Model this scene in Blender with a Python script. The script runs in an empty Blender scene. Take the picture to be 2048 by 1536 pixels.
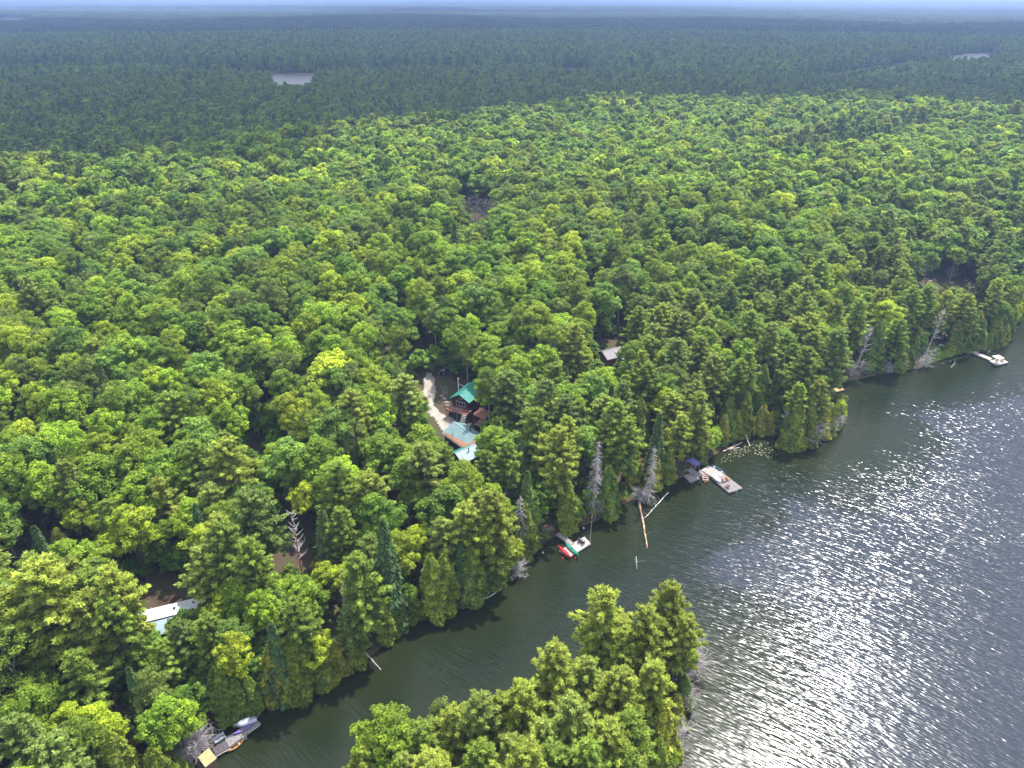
import bpy, math, random
import numpy as np
from mathutils import Vector, Matrix, Euler

# ------------------------------------------------------------------ camera, world, sun, exposure
SC = bpy.context.scene
COL = SC.collection
FPX = 1421.0                       # focal length in pixels of the 2048 x 1536 photograph
CAMZ = 95.0
PITCH = math.atan(765.0 / FPX)     # horizon a few pixels under the top edge
ROLL = math.radians(0.13)
R0 = np.array([1.0, 0, 0]); F0 = np.array([0, math.cos(PITCH), -math.sin(PITCH)]); U0 = np.array([0, math.sin(PITCH), math.cos(PITCH)])
CR = R0 * math.cos(ROLL) + U0 * math.sin(ROLL)
CU = U0 * math.cos(ROLL) - R0 * math.sin(ROLL)
cam_data = bpy.data.cameras.new('camera')
cam_data.sensor_width = 36.0
cam_data.lens = FPX / 2048.0 * 36.0
cam_data.clip_start = 0.5
cam_data.clip_end = 80000.0
cam = bpy.data.objects.new('camera', cam_data)
COL.objects.link(cam)
cam.matrix_world = Matrix(((CR[0], CU[0], -F0[0], 0), (CR[1], CU[1], -F0[1], 0), (CR[2], CU[2], -F0[2], CAMZ), (0, 0, 0, 1)))
SC.camera = cam

SUN_AZ, SUN_EL = math.radians(31), math.radians(62)
world = bpy.data.worlds.new('World'); SC.world = world; world.use_nodes = True
nt = world.node_tree; nt.nodes.clear()
sky = nt.nodes.new('ShaderNodeTexSky'); sky.sky_type = 'NISHITA'; sky.sun_disc = False
sky.sun_elevation = SUN_EL; sky.sun_rotation = SUN_AZ; sky.altitude = 100; sky.air_density = 1.0; sky.dust_density = 2.0; sky.ozone_density = 1.0
bg = nt.nodes.new('ShaderNodeBackground'); bg.inputs['Strength'].default_value = 0.15
wo = nt.nodes.new('ShaderNodeOutputWorld')
# fair-weather cloud cover over the blue: clumps of white in the sky's own directions
wtc = nt.nodes.new('ShaderNodeTexCoord'); wn = nt.nodes.new('ShaderNodeTexNoise'); wn.inputs['Scale'].default_value = 2.6; wn.inputs['Detail'].default_value = 6; wn.inputs['Roughness'].default_value = 0.6
wr = nt.nodes.new('ShaderNodeMapRange'); wr.inputs[1].default_value = 0.38; wr.inputs[2].default_value = 0.58; wr.inputs[3].default_value = 0.35; wr.inputs[4].default_value = 0.72
wm_ = nt.nodes.new('ShaderNodeMix'); wm_.data_type = 'RGBA'; wm_.inputs[7].default_value = (6.6, 6.9, 7.5, 1)
nt.links.new(wtc.outputs['Generated'], wn.inputs['Vector']); nt.links.new(wn.outputs[0], wr.inputs[0]); nt.links.new(wr.outputs[0], wm_.inputs[0]); nt.links.new(sky.outputs[0], wm_.inputs[6])
nt.links.new(wm_.outputs[2], bg.inputs[0]); nt.links.new(bg.outputs[0], wo.inputs[0])
sl = bpy.data.lights.new('sun', 'SUN'); sl.energy = 4.2; sl.angle = math.radians(0.5); sl.color = (1.0, 0.96, 0.9)
sun = bpy.data.objects.new('sun', sl); COL.objects.link(sun)
SUNV = Vector((math.cos(SUN_EL) * math.sin(SUN_AZ), math.cos(SUN_EL) * math.cos(SUN_AZ), math.sin(SUN_EL)))
sun.rotation_euler = SUNV.to_track_quat('Z', 'Y').to_euler(); sun.location = SUNV * 3000
SC.view_settings.view_transform = 'Standard'; SC.view_settings.look = 'None'
SC.view_settings.exposure = 1.1; SC.view_settings.gamma = 1.0
SC.render.engine = 'CYCLES'
cy = SC.cycles
cy.use_denoising = True; cy.denoiser = 'OPENIMAGEDENOISE'; cy.denoising_prefilter = 'ACCURATE'; cy.denoising_input_passes = 'RGB_ALBEDO_NORMAL'
cy.max_bounces = 6; cy.diffuse_bounces = 4; cy.glossy_bounces = 3; cy.transmission_bounces = 4; cy.volume_bounces = 0; cy.transparent_max_bounces = 4
cy.sample_clamp_indirect = 4.0; cy.caustics_reflective = False; cy.caustics_refractive = False

# ------------------------------------------------------------------ small helpers
def ray(px, py):
    a = (np.asarray(px, float) - 1024) / FPX; b = (768 - np.asarray(py, float)) / FPX
    return F0 + np.multiply.outer(a, CR) + np.multiply.outer(b, CU)
def plane_pt(px, py, z=0.0):
    d = ray(px, py); t = (z - CAMZ) / d[..., 2]
    return np.stack([d[..., 0] * t, d[..., 1] * t], -1)
def project(x, y, z):
    p = np.stack([np.asarray(x, float), np.asarray(y, float), np.asarray(z, float) - CAMZ], -1)
    dd = p @ F0
    return 1024 + FPX * (p @ CR) / dd, 768 - FPX * (p @ CU) / dd, dd
def inpoly(P, x, y):
    P = np.asarray(P, float); x = np.asarray(x, float); y = np.asarray(y, float)
    c = np.zeros(x.shape, bool); n = len(P)
    for i in range(n):
        x1, y1 = P[i]; x2, y2 = P[(i + 1) % n]
        if y1 == y2: continue
        c ^= ((y1 > y) != (y2 > y)) & (x < (x2 - x1) * (y - y1) / (y2 - y1) + x1)
    return c
def sdist(P, x, y):
    """distance to the polygon's edge, negative inside"""
    P = np.asarray(P, float); best = np.full(np.shape(x), 1e9)
    for i in range(len(P)):
        a = P[i]; b = P[(i + 1) % len(P)]; ab = b - a; L = (ab @ ab) + 1e-9
        t = np.clip(((x - a[0]) * ab[0] + (y - a[1]) * ab[1]) / L, 0, 1)
        best = np.minimum(best, np.hypot(x - a[0] - t * ab[0], y - a[1] - t * ab[1]))
    return np.where(inpoly(P, x, y), -best, best)
def smooth(t):
    t = np.clip(t, 0, 1); return t * t * (3 - 2 * t)
def wob(x, y, s, seed=0):
    r = np.random.RandomState(seed); v = 0
    for k in range(5):
        a = r.uniform(0, 6.28); f = r.uniform(0.6, 1.6) / s; ph = r.uniform(0, 6.28)
        v = v + np.sin((x * math.cos(a) + y * math.sin(a)) * f * 6.28 + ph)
    return v / 5

def tag(o, label=None, cat=None, group=None, kind=None):
    if label: o['label'] = label
    if cat: o['category'] = cat
    if group: o['group'] = group
    if kind: o['kind'] = kind
    return o
def mesh_np(name, V, faces, mats, tint=None, smooth_=False, midx=None):
    """V (n,3); faces: list of (m,k) int arrays"""
    me = bpy.data.meshes.new(name); V = np.asarray(V, np.float32)
    me.vertices.add(len(V)); me.vertices.foreach_set('co', V.ravel())
    idx = np.concatenate([f.ravel() for f in faces]).astype(np.int32)
    tot = np.concatenate([np.full(len(f), f.shape[1]) for f in faces]).astype(np.int32)
    st = np.concatenate([[0], np.cumsum(tot)[:-1]]).astype(np.int32)
    me.loops.add(len(idx)); me.loops.foreach_set('vertex_index', idx)
    me.polygons.add(len(tot)); me.polygons.foreach_set('loop_start', st); me.polygons.foreach_set('loop_total', tot)
    if midx is not None: me.polygons.foreach_set('material_index', np.asarray(midx, np.int32))
    if smooth_: me.polygons.foreach_set('use_smooth', np.ones(len(tot), bool))
    for m in mats: me.materials.append(m)
    if tint is not None:
        at = me.attributes.new('tint', 'FLOAT', 'POINT'); at.data.foreach_set('value', np.asarray(tint, np.float32))
    me.update(); me.validate()
    return me
def obj(name, me, parent=None, loc=None, rotz=0.0):
    o = bpy.data.objects.new(name, me); COL.objects.link(o)
    if parent is not None: o.parent = parent
    if loc is not None: o.location = loc
    if rotz: o.rotation_euler = (0, 0, rotz)
    return o

# ------------------------------------------------------------------ materials
def mat(name, color, rough=0.7, spec=0.3, noise=None, metal=0.0, bump=None):
    """procedural principled; noise=(scale, colour2, contrast) mixes a second colour in object space"""
    m = bpy.data.materials.new(name); m.use_nodes = True; N = m.node_tree.nodes; L = m.node_tree.links
    p = N['Principled BSDF']; p.inputs['Roughness'].default_value = rough; p.inputs['Specular IOR Level'].default_value = spec; p.inputs['Metallic'].default_value = metal
    p.inputs['Base Color'].default_value = (*color, 1)
    if noise:
        tc = N.new('ShaderNodeTexCoord'); n = N.new('ShaderNodeTexNoise'); n.inputs['Scale'].default_value = noise[0]; n.inputs['Detail'].default_value = 5
        r = N.new('ShaderNodeMapRange'); c = noise[2] if len(noise) > 2 else 0.15
        r.inputs[1].default_value = 0.5 - c; r.inputs[2].default_value = 0.5 + c
        mx = N.new('ShaderNodeMix'); mx.data_type = 'RGBA'; mx.inputs[6].default_value = (*color, 1); mx.inputs[7].default_value = (*noise[1], 1)
        L.new(tc.outputs['Object'], n.inputs['Vector']); L.new(n.outputs[0], r.inputs[0]); L.new(r.outputs[0], mx.inputs[0]); L.new(mx.outputs[2], p.inputs['Base Color'])
        if bump:
            b = N.new('ShaderNodeBump'); b.inputs['Strength'].default_value = bump; b.inputs['Distance'].default_value = 0.05
            L.new(n.outputs[0], b.inputs['Height']); L.new(b.outputs[0], p.inputs['Normal'])
    return m
def leaf_mat(name, rough=0.55, spec=0.25, trans=0.35, var=0.25, warm=0.06):
    """leaf colour = the object's own colour x a per-clump tint x a per-tree variation"""
    m = bpy.data.materials.new(name); m.use_nodes = True; N = m.node_tree.nodes; L = m.node_tree.links
    p = N['Principled BSDF']; p.inputs['Roughness'].default_value = rough; p.inputs['Specular IOR Level'].default_value = spec
    oi = N.new('ShaderNodeObjectInfo'); at = N.new('ShaderNodeAttribute'); at.attribute_name = 'tint'
    r = N.new('ShaderNodeMapRange'); r.inputs[3].default_value = 1 - var; r.inputs[4].default_value = 1 + var
    L.new(oi.outputs['Random'], r.inputs[0])
    mu = N.new('ShaderNodeMath'); mu.operation = 'MULTIPLY'; L.new(r.outputs[0], mu.inputs[0]); L.new(at.outputs['Fac'], mu.inputs[1])
    ic = N.new('ShaderNodeAttribute'); ic.attribute_type = 'INSTANCER'; ic.attribute_name = 'leaf_colour'
    vm = N.new('ShaderNodeVectorMath'); vm.operation = 'SCALE'; L.new(ic.outputs['Vector'], vm.inputs[0]); L.new(mu.outputs[0], vm.inputs['Scale'])
    hs = N.new('ShaderNodeHueSaturation'); hr = N.new('ShaderNodeMapRange'); hr.inputs[1].default_value = 0.6; hr.inputs[2].default_value = 1.5
    hr.inputs[3].default_value = 0.5 + warm * 0.3; hr.inputs[4].default_value = 0.5 - warm * 0.5
    L.new(at.outputs['Fac'], hr.inputs[0]); L.new(hr.outputs[0], hs.inputs['Hue']); L.new(vm.outputs[0], hs.inputs['Color'])
    L.new(hs.outputs[0], p.inputs['Base Color'])
    t = N.new('ShaderNodeBsdfTranslucent'); L.new(hs.outputs[0], t.inputs[0])
    mx = N.new('ShaderNodeMixShader'); mx.inputs[0].default_value = trans
    out = N['Material Output']; L.new(p.outputs[0], mx.inputs[1]); L.new(t.outputs[0], mx.inputs[2]); L.new(mx.outputs[0], out.inputs['Surface'])
    return m
M_leaf = leaf_mat('broad_leaf', 0.55, 0.22, 0.5, 0.22, 0.02)
M_needle = leaf_mat('pine_needle', 0.6, 0.25, 0.4, 0.2, 0.0)
M_cedar = leaf_mat('cedar_spray', 0.6, 0.2, 0.3, 0.2, 0.03)
M_bark = mat('bark', (0.11, 0.085, 0.065), 0.9, 0.1, (3.0, (0.05, 0.04, 0.032)))
M_pale = mat('pale_bark', (0.42, 0.4, 0.36), 0.85, 0.1, (4.0, (0.2, 0.18, 0.16)))
M_dead = mat('dead_wood', (0.50, 0.46, 0.45), 0.9, 0.1, (2.0, (0.34, 0.31, 0.31)))
M_rust = mat('rusty_needles', (0.42, 0.16, 0.08), 0.9, 0.1, (2.0, (0.28, 0.12, 0.07)))

# ------------------------------------------------------------------ outline of the lake, the island, the far ponds
SHORE = [(150,2100),(300,1720),(372,1590),(392,1530),(402,1492),(440,1462),(480,1440),(518,1422),(548,1408),(600,1397),(645,1374),(690,1344),(735,1320),(770,1288),(800,1262),(850,1239),
 (900,1221),(950,1201),(1000,1171),(1036,1146),(1050,1116),(1088,1086),(1120,1069),(1180,1048),(1215,1033),(1245,1010),(1290,989),(1330,969),(1368,953),(1395,934),(1425,914),(1446,897),
 (1452,880),(1490,871),(1530,866),(1556,872),(1566,896),(1600,900),(1640,883),(1672,862),(1684,846),(1680,818),(1664,796),(1660,780),(1690,764),(1730,756),(1790,744),(1840,737),
 (1870,722),(1900,712),(1950,703),(1985,701),(2008,688),(2026,662),(2042,618),(2100,598),(2300,590),(2700,600)]
W_shore = [tuple(p) for p in plane_pt([p[0] for p in SHORE], [p[1] for p in SHORE], 0.0)]
LAKE = np.array(W_shore + [(700, 150), (900, -500), (-300, -500), (-60, -60)])
ISL = [(1384,1345),(1370,1400),(1356,1480),(1345,1560),(1350,1800),(1330,2100),(900,2100),(720,1800),(665,1650),(715,1590),(785,1560),(850,1525),(930,1510),(1000,1490),(1060,1462),(1120,1420),(1170,1385),(1230,1362),(1300,1345),(1350,1332)]
ISLAND = plane_pt([p[0] for p in ISL], [p[1] for p in ISL], 0.0)
PONDS_PX = {'far_pond_left': [(545,148),(585,146),(628,147),(632,180),(622,208),(590,214),(560,206),(546,185)],
            'far_pond_right': [(1890,114),(1940,106),(1982,105),(1988,134),(1950,148),(1888,146)],
            'far_pond_middle': [(1126,138),(1150,136),(1176,137),(1180,172),(1128,174)],
            'far_pond_edge': [(-60,45),(20,45.5),(66,47),(60,56),(-60,58)]}
PONDS = {k: plane_pt([p[0] for p in v], [p[1] for p in v], 0.0) for k, v in PONDS_PX.items()}
# edge of the sunlit broadleaf hill (its crest, as treetops seen in the photograph)
EDGE = [(-500,345),(-200,325),(0,312),(200,306),(300,296),(400,282),(500,264),(600,250),(700,240),(850,226),(1000,214),(1100,203),(1200,193),(1350,190),(1500,193),(1650,190),(1720,183),(1800,184),(1900,198),(2048,207),(2250,212),(2500,214)]
_e = plane_pt([p[0] for p in EDGE], [p[1] for p in EDGE], 36.0)
E_az = np.arctan2(_e[:, 0], _e[:, 1]); E_r = np.hypot(_e[:, 0], _e[:, 1])
def edge_r(x, y): return np.interp(np.arctan2(x, np.maximum(y, 1.0)), E_az, E_r)
def shore_dist(x, y):
    """+ on land, - on water"""
    d = sdist(LAKE, x, y); i = sdist(ISLAND, x, y)
    return np.where(i < 0, -i, np.where(d < 0, np.maximum(d, -i), d))
def terrain(x, y):
    x = np.asarray(x, float); y = np.asarray(y, float)
    d = shore_dist(x, y); r = np.hypot(x, y); er = edge_r(x, y)
    bank = 1.5 * smooth(d / 5.0)
    rise = 13.0 * smooth((d - 3) / 110.0) + 1.3 * wob(x, y, 90, 3) * smooth(d / 60)
    rise = rise + 5.0 * smooth((r - er + 110) / 90.0) * smooth((d - 60) / 80); hill = 1 - smooth((r - er - 2) / 55.0)
    far = 2.5 + 2.0 * wob(x, y, 420, 8)
    roll_ = smooth((r - 2500) / 2500) * (18 + 10 * wob(x, y, 2600, 5)) + smooth((r - 8000) / 7000) * (34 + 26 * wob(x, y, 5000, 6))
    isl = sdist(ISLAND, x, y)
    h = bank + rise * hill + (far + roll_) * (1 - hill)
    h = np.where(isl < 0, 1.6 * smooth(-isl / 5.0) + 0.8 * smooth((-isl - 4) / 10), h)
    h = np.where(d < 0, np.maximum(-4.0, d * 0.35), h + 0.05)
    for P in PONDS.values():
        q = sdist(P, x, y); h = np.where(q < 25, np.where(q < 0, -0.8, np.minimum(h, 0.3 + q * 0.1)), h)
    return h
def ground_pt(px, py, extra=0.0):
    """where the sight line through a pixel of the photograph meets the ground (+extra metres)"""
    z = 0.5
    for _ in range(14):
        p = plane_pt(px, py, z + extra); z = 0.5 * z + 0.5 * float(max(0.0, terrain(p[0], p[1])))
    return float(p[0]), float(p[1]), z

# ------------------------------------------------------------------ ground sheet
def axis(lo, hi, near, s0, grow):
    v = [0.0]; s = s0
    while v[-1] < hi:
        if v[-1] > near: s *= grow
        v.append(v[-1] + s)
    w = [0.0]; s = s0
    while w[-1] > lo:
        if -w[-1] > near: s *= grow
        w.append(w[-1] - s)
    return np.array(w[:0:-1] + v)
gx = axis(-30000, 30000, 330, 3.0, 1.045)
gy = axis(-600, 30000, 430, 3.0, 1.045)
GX, GY = np.meshgrid(gx, gy)
GZ = terrain(GX.ravel(), GY.ravel())
nx, ny = len(gx), len(gy)
ii = (np.arange(ny - 1)[:, None] * nx + np.arange(nx - 1)[None, :]).ravel()
gf = np.stack([ii, ii + 1, ii + nx + 1, ii + nx], -1)
M_ground = bpy.data.materials.new('forest_floor'); M_ground.use_nodes = True
N = M_ground.node_tree.nodes; L = M_ground.node_tree.links; p = N['Principled BSDF']; p.inputs['Roughness'].default_value = 0.95; p.inputs['Specular IOR Level'].default_value = 0.05
geo = N.new('ShaderNodeNewGeometry'); n1 = N.new('ShaderNodeTexNoise'); n1.inputs['Scale'].default_value = 0.25; n1.inputs['Detail'].default_value = 8; n1.inputs['Roughness'].default_value = 0.7
L.new(geo.outputs['Position'], n1.inputs['Vector'])
cr = N.new('ShaderNodeValToRGB'); L.new(n1.outputs[0], cr.inputs[0])
cr.color_ramp.elements[0].position = 0.35; cr.color_ramp.elements[0].color = (0.05, 0.032, 0.022, 1)
cr.color_ramp.elements[1].position = 0.62; cr.color_ramp.elements[1].color = (0.05, 0.075, 0.02, 1)
e = cr.color_ramp.elements.new(0.48); e.color = (0.085, 0.06, 0.042, 1)
L.new(cr.outputs[0], p.inputs['Base Color'])
gm = mesh_np('ground', np.stack([GX.ravel(), GY.ravel(), GZ], -1), [gf], [M_ground], smooth_=True)
tag(obj('ground', gm), kind='structure')

# ------------------------------------------------------------------ water
def water_material(name, depth_attr=True, wave=1.0):
    m = bpy.data.materials.new(name); m.use_nodes = True; N = m.node_tree.nodes; L = m.node_tree.links
    p = N['Principled BSDF']; p.inputs['Roughness'].default_value = 0.18; p.inputs['IOR'].default_value = 1.33; p.inputs['Specular IOR Level'].default_value = 0.5
    geo = N.new('ShaderNodeNewGeometry')
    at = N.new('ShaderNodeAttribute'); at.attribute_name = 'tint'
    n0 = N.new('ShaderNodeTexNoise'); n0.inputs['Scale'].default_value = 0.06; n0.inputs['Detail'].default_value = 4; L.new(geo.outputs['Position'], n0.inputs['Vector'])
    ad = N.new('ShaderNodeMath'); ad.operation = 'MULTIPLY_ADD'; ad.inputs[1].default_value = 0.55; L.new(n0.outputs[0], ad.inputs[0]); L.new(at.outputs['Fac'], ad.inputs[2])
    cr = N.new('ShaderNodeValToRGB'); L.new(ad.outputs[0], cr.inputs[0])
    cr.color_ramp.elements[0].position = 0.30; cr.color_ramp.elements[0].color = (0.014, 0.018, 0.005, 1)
    cr.color_ramp.elements[1].position = 1.15; cr.color_ramp.elements[1].color = (0.020, 0.027, 0.037, 1)  # slate of the open lake: the sky's reflection put into the base colour
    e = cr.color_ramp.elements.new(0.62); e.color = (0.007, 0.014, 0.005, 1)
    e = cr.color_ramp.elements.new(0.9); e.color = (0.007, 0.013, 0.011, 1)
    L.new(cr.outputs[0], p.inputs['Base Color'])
    # waves: crests run across the sun's direction
    mp = N.new('ShaderNodeMapping'); mp.vector_type = 'POINT'; mp.inputs['Rotation'].default_value = (0, 0, math.radians(36)); L.new(geo.outputs['Position'], mp.inputs['Vector'])
    sc1 = N.new('ShaderNodeVectorMath'); sc1.operation = 'MULTIPLY'; sc1.inputs[1].default_value = (0.20, 1.0, 1.0); L.new(mp.outputs[0], sc1.inputs[0])
    w1 = N.new('ShaderNodeTexNoise'); w1.inputs['Scale'].default_value = 3.0; w1.inputs['Detail'].default_value = 0.9; w1.inputs['Roughness'].default_value = 0.55; w1.inputs['Distortion'].default_value = 0.25
    L.new(sc1.outputs[0], w1.inputs['Vector'])
    w2 = N.new('ShaderNodeTexNoise'); w2.inputs['Scale'].default_value = 0.8; w2.inputs['Detail'].default_value = 0.5; L.new(sc1.outputs[0], w2.inputs['Vector'])
    w3 = N.new('ShaderNodeTexNoise'); w3.inputs['Scale'].default_value = 0.035; w3.inputs['Detail'].default_value = 2; L.new(geo.outputs['Position'], w3.inputs['Vector'])
    r3 = N.new('ShaderNodeMapRange'); r3.inputs[1].default_value = 0.35; r3.inputs[2].default_value = 0.65; r3.inputs[3].default_value = 0.75; r3.inputs[4].default_value = 1.1; L.new(w3.outputs[0], r3.inputs[0])
    sh = N.new('ShaderNodeMapRange'); sh.inputs[1].default_value = 0.0; sh.inputs[2].default_value = 0.75; sh.inputs[3].default_value = 0.35; sh.inputs[4].default_value = 0.9; L.new(at.outputs['Fac'], sh.inputs[0])
    a2 = N.new('ShaderNodeMath'); a2.operation = 'MULTIPLY_ADD'; a2.inputs[1].default_value = 0.9; L.new(w2.outputs[0], a2.inputs[0]); L.new(w1.outputs[0], a2.inputs[2])
    st = N.new('ShaderNodeMath'); st.operation = 'MULTIPLY'; L.new(r3.outputs[0], st.inputs[0]); L.new(sh.outputs[0], st.inputs[1])
    hh = N.new('ShaderNodeMath'); hh.operation = 'MULTIPLY'; L.new(a2.outputs[0], hh.inputs[0]); L.new(st.outputs[0], hh.inputs[1])
    b = N.new('ShaderNodeBump'); b.inputs['Strength'].default_value = 1.0; b.inputs['Distance'].default_value = 0.14 * wave
    L.new(hh.outputs[0], b.inputs['Height']); L.new(b.outputs[0], p.inputs['Normal'])
    return m
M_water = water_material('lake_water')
wx = np.concatenate([np.arange(-180, 340, 2.5), np.arange(340, 900, 20)]); wy = np.concatenate([np.arange(-300, 0, 20), np.arange(0, 260, 2.5)])
WX, WY = np.meshgrid(wx, wy); wd = -shore_dist(WX.ravel(), WY.ravel())
n_, m_ = len(wx), len(wy); ii = (np.arange(m_ - 1)[:, None] * n_ + np.arange(n_ - 1)[None, :]).ravel()
wf = np.stack([ii, ii + 1, ii + n_ + 1, ii + n_], -1)
keep = (wd[wf] > -9).any(1); wf = wf[keep]
# 'tint' = how open and deep the water is and how much sky reflection is painted in, 0 at the bank, 1 in the open lake
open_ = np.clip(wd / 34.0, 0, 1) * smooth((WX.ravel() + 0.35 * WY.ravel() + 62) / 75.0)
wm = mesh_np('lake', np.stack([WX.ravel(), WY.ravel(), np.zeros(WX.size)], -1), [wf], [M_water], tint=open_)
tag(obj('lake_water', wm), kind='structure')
M_pondw = mat('pond_water_silt', (0.11, 0.095, 0.085), 0.4, 0.3, (0.05, (0.06, 0.06, 0.055)))
for k, P in PONDS.items():
    c = P.mean(0); Q = c + (P - c) * 1.06; V = np.concatenate([Q, np.full((len(Q), 1), 0.02)], 1)
    me = mesh_np('pond', V, [np.arange(len(Q))[None, ::-1]], [M_pondw], tint=np.ones(len(Q)))
    tag(obj('pond_water', me), kind='structure')
# ------------------------------------------------------------------ tree builders
def quads(C, Nn, size, rng, aspect=1.0, along=None, tri=False, wid=0.85):
    """leaf faces at centres C with normals Nn; along = preferred long axis"""
    n = len(C); Nn = Nn / (np.linalg.norm(Nn, axis=1, keepdims=True) + 1e-9)
    a = rng.normal(size=(n, 3)) if along is None else along + rng.normal(size=(n, 3)) * 0.25
    u = a - (a * Nn).sum(1, keepdims=True) * Nn; u /= np.linalg.norm(u, axis=1, keepdims=True) + 1e-9
    v = np.cross(Nn, u); s = (size * rng.uniform(0.65, 1.25, n))[:, None]
    if tri:
        V = np.stack([C + u * s * aspect, C - u * s * 0.6 * aspect + v * s * wid, C - u * s * 0.6 * aspect - v * s * wid], 1).reshape(-1, 3)
        F = np.arange(3 * n).reshape(n, 3)
    else:
        k = 0.5
        V = np.stack([C + u * s * aspect * k, C + v * s * k * 0.8, C - u * s * aspect * k, C - v * s * k * 0.8], 1).reshape(-1, 3)
        F = np.arange(4 * n).reshape(n, 4)
    return V, F
def tubes(segs, sides=4):
    """segs (n,8): p0 p1 r0 r1 -> verts, quads"""
    S = np.asarray(segs, float); p0 = S[:, :3]; p1 = S[:, 3:6]; r0 = S[:, 6]; r1 = S[:, 7]
    d = p1 - p0; d /= np.linalg.norm(d, axis=1, keepdims=True) + 1e-9
    h = np.where(np.abs(d[:, 2:3]) > 0.9, np.array([[1.0, 0, 0]]), np.array([[0, 0, 1.0]]))
    u = np.cross(d, h); u /= np.linalg.norm(u, axis=1, keepdims=True); v = np.cross(d, u)
    V = []
    for k in range(sides):
        a = 6.28318 * k / sides; q = u * math.cos(a) + v * math.sin(a)
        V.append(p0 + q * r0[:, None]); V.append(p1 + q * r1[:, None])
    n = len(S); V = np.stack(V, 1).reshape(-1, 3); base = np.arange(n) * 2 * sides; F = []
    for k in range(sides):
        j = (k + 1) % sides
        F.append(np.stack([base + 2 * k, base + 2 * j, base + 2 * j + 1, base + 2 * k + 1], -1))
    return V, np.concatenate(F)
def chain(p0, p1, r0, r1, n, rng, jit):
    P = np.linspace(p0, p1, n + 1); P[1:-1] += rng.normal(size=(n - 1, 3)) * jit; r = np.linspace(r0, r1, n + 1)
    return [list(P[i]) + list(P[i + 1]) + [r[i], r[i + 1]] for i in range(n)]
def unit(rng, n, up=0.0):
    v = rng.normal(size=(n, 3)); v /= np.linalg.norm(v, axis=1, keepdims=True); v[:, 2] += up
    return v / np.linalg.norm(v, axis=1, keepdims=True)

class TM:                                   # crown + trunk mesh pair
    def __init__(s, name, crownV, crownF, tint, trunkV, trunkF, leaf, bark, H, R):
        s.H, s.R, s.name, s.leaf, s.bark = H, R, name, leaf, bark
        s.cV, s.cF, s.t, s.tV, s.tF = crownV, crownF, tint, trunkV, trunkF
        s.crown = s.trunk = s.joined = None
    def parts(s):
        if s.crown is None:
            s.crown = mesh_np(s.name + '_crown', s.cV, [s.cF], [s.leaf], tint=s.t)
            s.trunk = mesh_np(s.name + '_trunk', s.tV, [s.tF], [s.bark], tint=np.ones(len(s.tV)))
        return s.crown, s.trunk
    def one(s):
        if s.joined is None:
            V = np.concatenate([s.cV, s.tV]); F2 = s.tF + len(s.cV)
            s.joined = mesh_np(s.name + '_tree', V, [s.cF, F2], [s.leaf, s.bark], tint=np.concatenate([s.t, np.ones(len(s.tV))]), midx=np.concatenate([np.zeros(len(s.cF)), np.ones(len(F2))]))
        return s.joined

def broadleaf(seed, H=16.0, R=4.0, lobes=7, clumps=17, leaves=72, size=0.34, rc=(0.55, 0.92), fine=False, bark=None, base=0.34, tri=False):
    rng = np.random.RandomState(seed); C = []; Nn = []; T = []
    cz = H * (0.5 + base / 2); hz = H * (1 - base) / 2; segs = chain([0, 0, -0.6], [rng.normal() * .3, rng.normal() * .3, H * 0.82], 0.24, 0.05, 5, rng, 0.12)
    LB = [(0, 0, cz + hz * 0.45, R * 0.62, 0.5)]
    for k in range(lobes):
        a = 6.283 * (k + rng.uniform(-.3, .3)) / lobes; rr = R * rng.uniform(0.42, 0.66); z = cz + hz * rng.uniform(-0.7, 0.5)
        LB.append((rr * math.cos(a), rr * math.sin(a), z, R * rng.uniform(0.4, 0.6), 0.5))
    for (lx, ly, lz, lr, _) in LB:
        segs += chain([0, 0, max(H * 0.25, lz - lr * 1.8)], [lx, ly, lz + lr * 0.3], 0.09, 0.03, 3, rng, 0.12)
        nc = max(4, int(clumps * (lr / (R * 0.5)) ** 2)); d = unit(rng, nc, 0.35); lt = rng.uniform(0.85, 1.18)
        for q in d:
            c = np.array([lx, ly, lz]) + q * lr * rng.uniform(0.55, 1.0) * np.array([1, 1, 0.9]); r = rng.uniform(*rc) * (R / 4.0)
            n = rng.poisson(leaves); u = unit(rng, n, 0.45)
            pos = c + u * (r * rng.uniform(0.55 if not fine else 0.1, 1.08, n) ** 0.7)[:, None] * np.array([1, 1, 0.72])
            C.append(pos); Nn.append(u * 0.8 + rng.normal(size=(n, 3)) * (0.38 if not fine else 0.7) + np.array([0, 0, 0.55])); T.append(np.full(n, lt * rng.uniform(0.78, 1.3)) * rng.uniform(0.6, 1.42, n))
    C = np.concatenate(C); Nn = np.concatenate(Nn); T = np.concatenate(T)
    V, F = quads(C, Nn, size, rng, 1.15, tri=tri); tv, tf = tubes(segs, 5)
    return TM('broadleaf', V, F, np.repeat(T, F.shape[1]), tv, tf, M_leaf, bark or M_bark, H, R)

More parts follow.
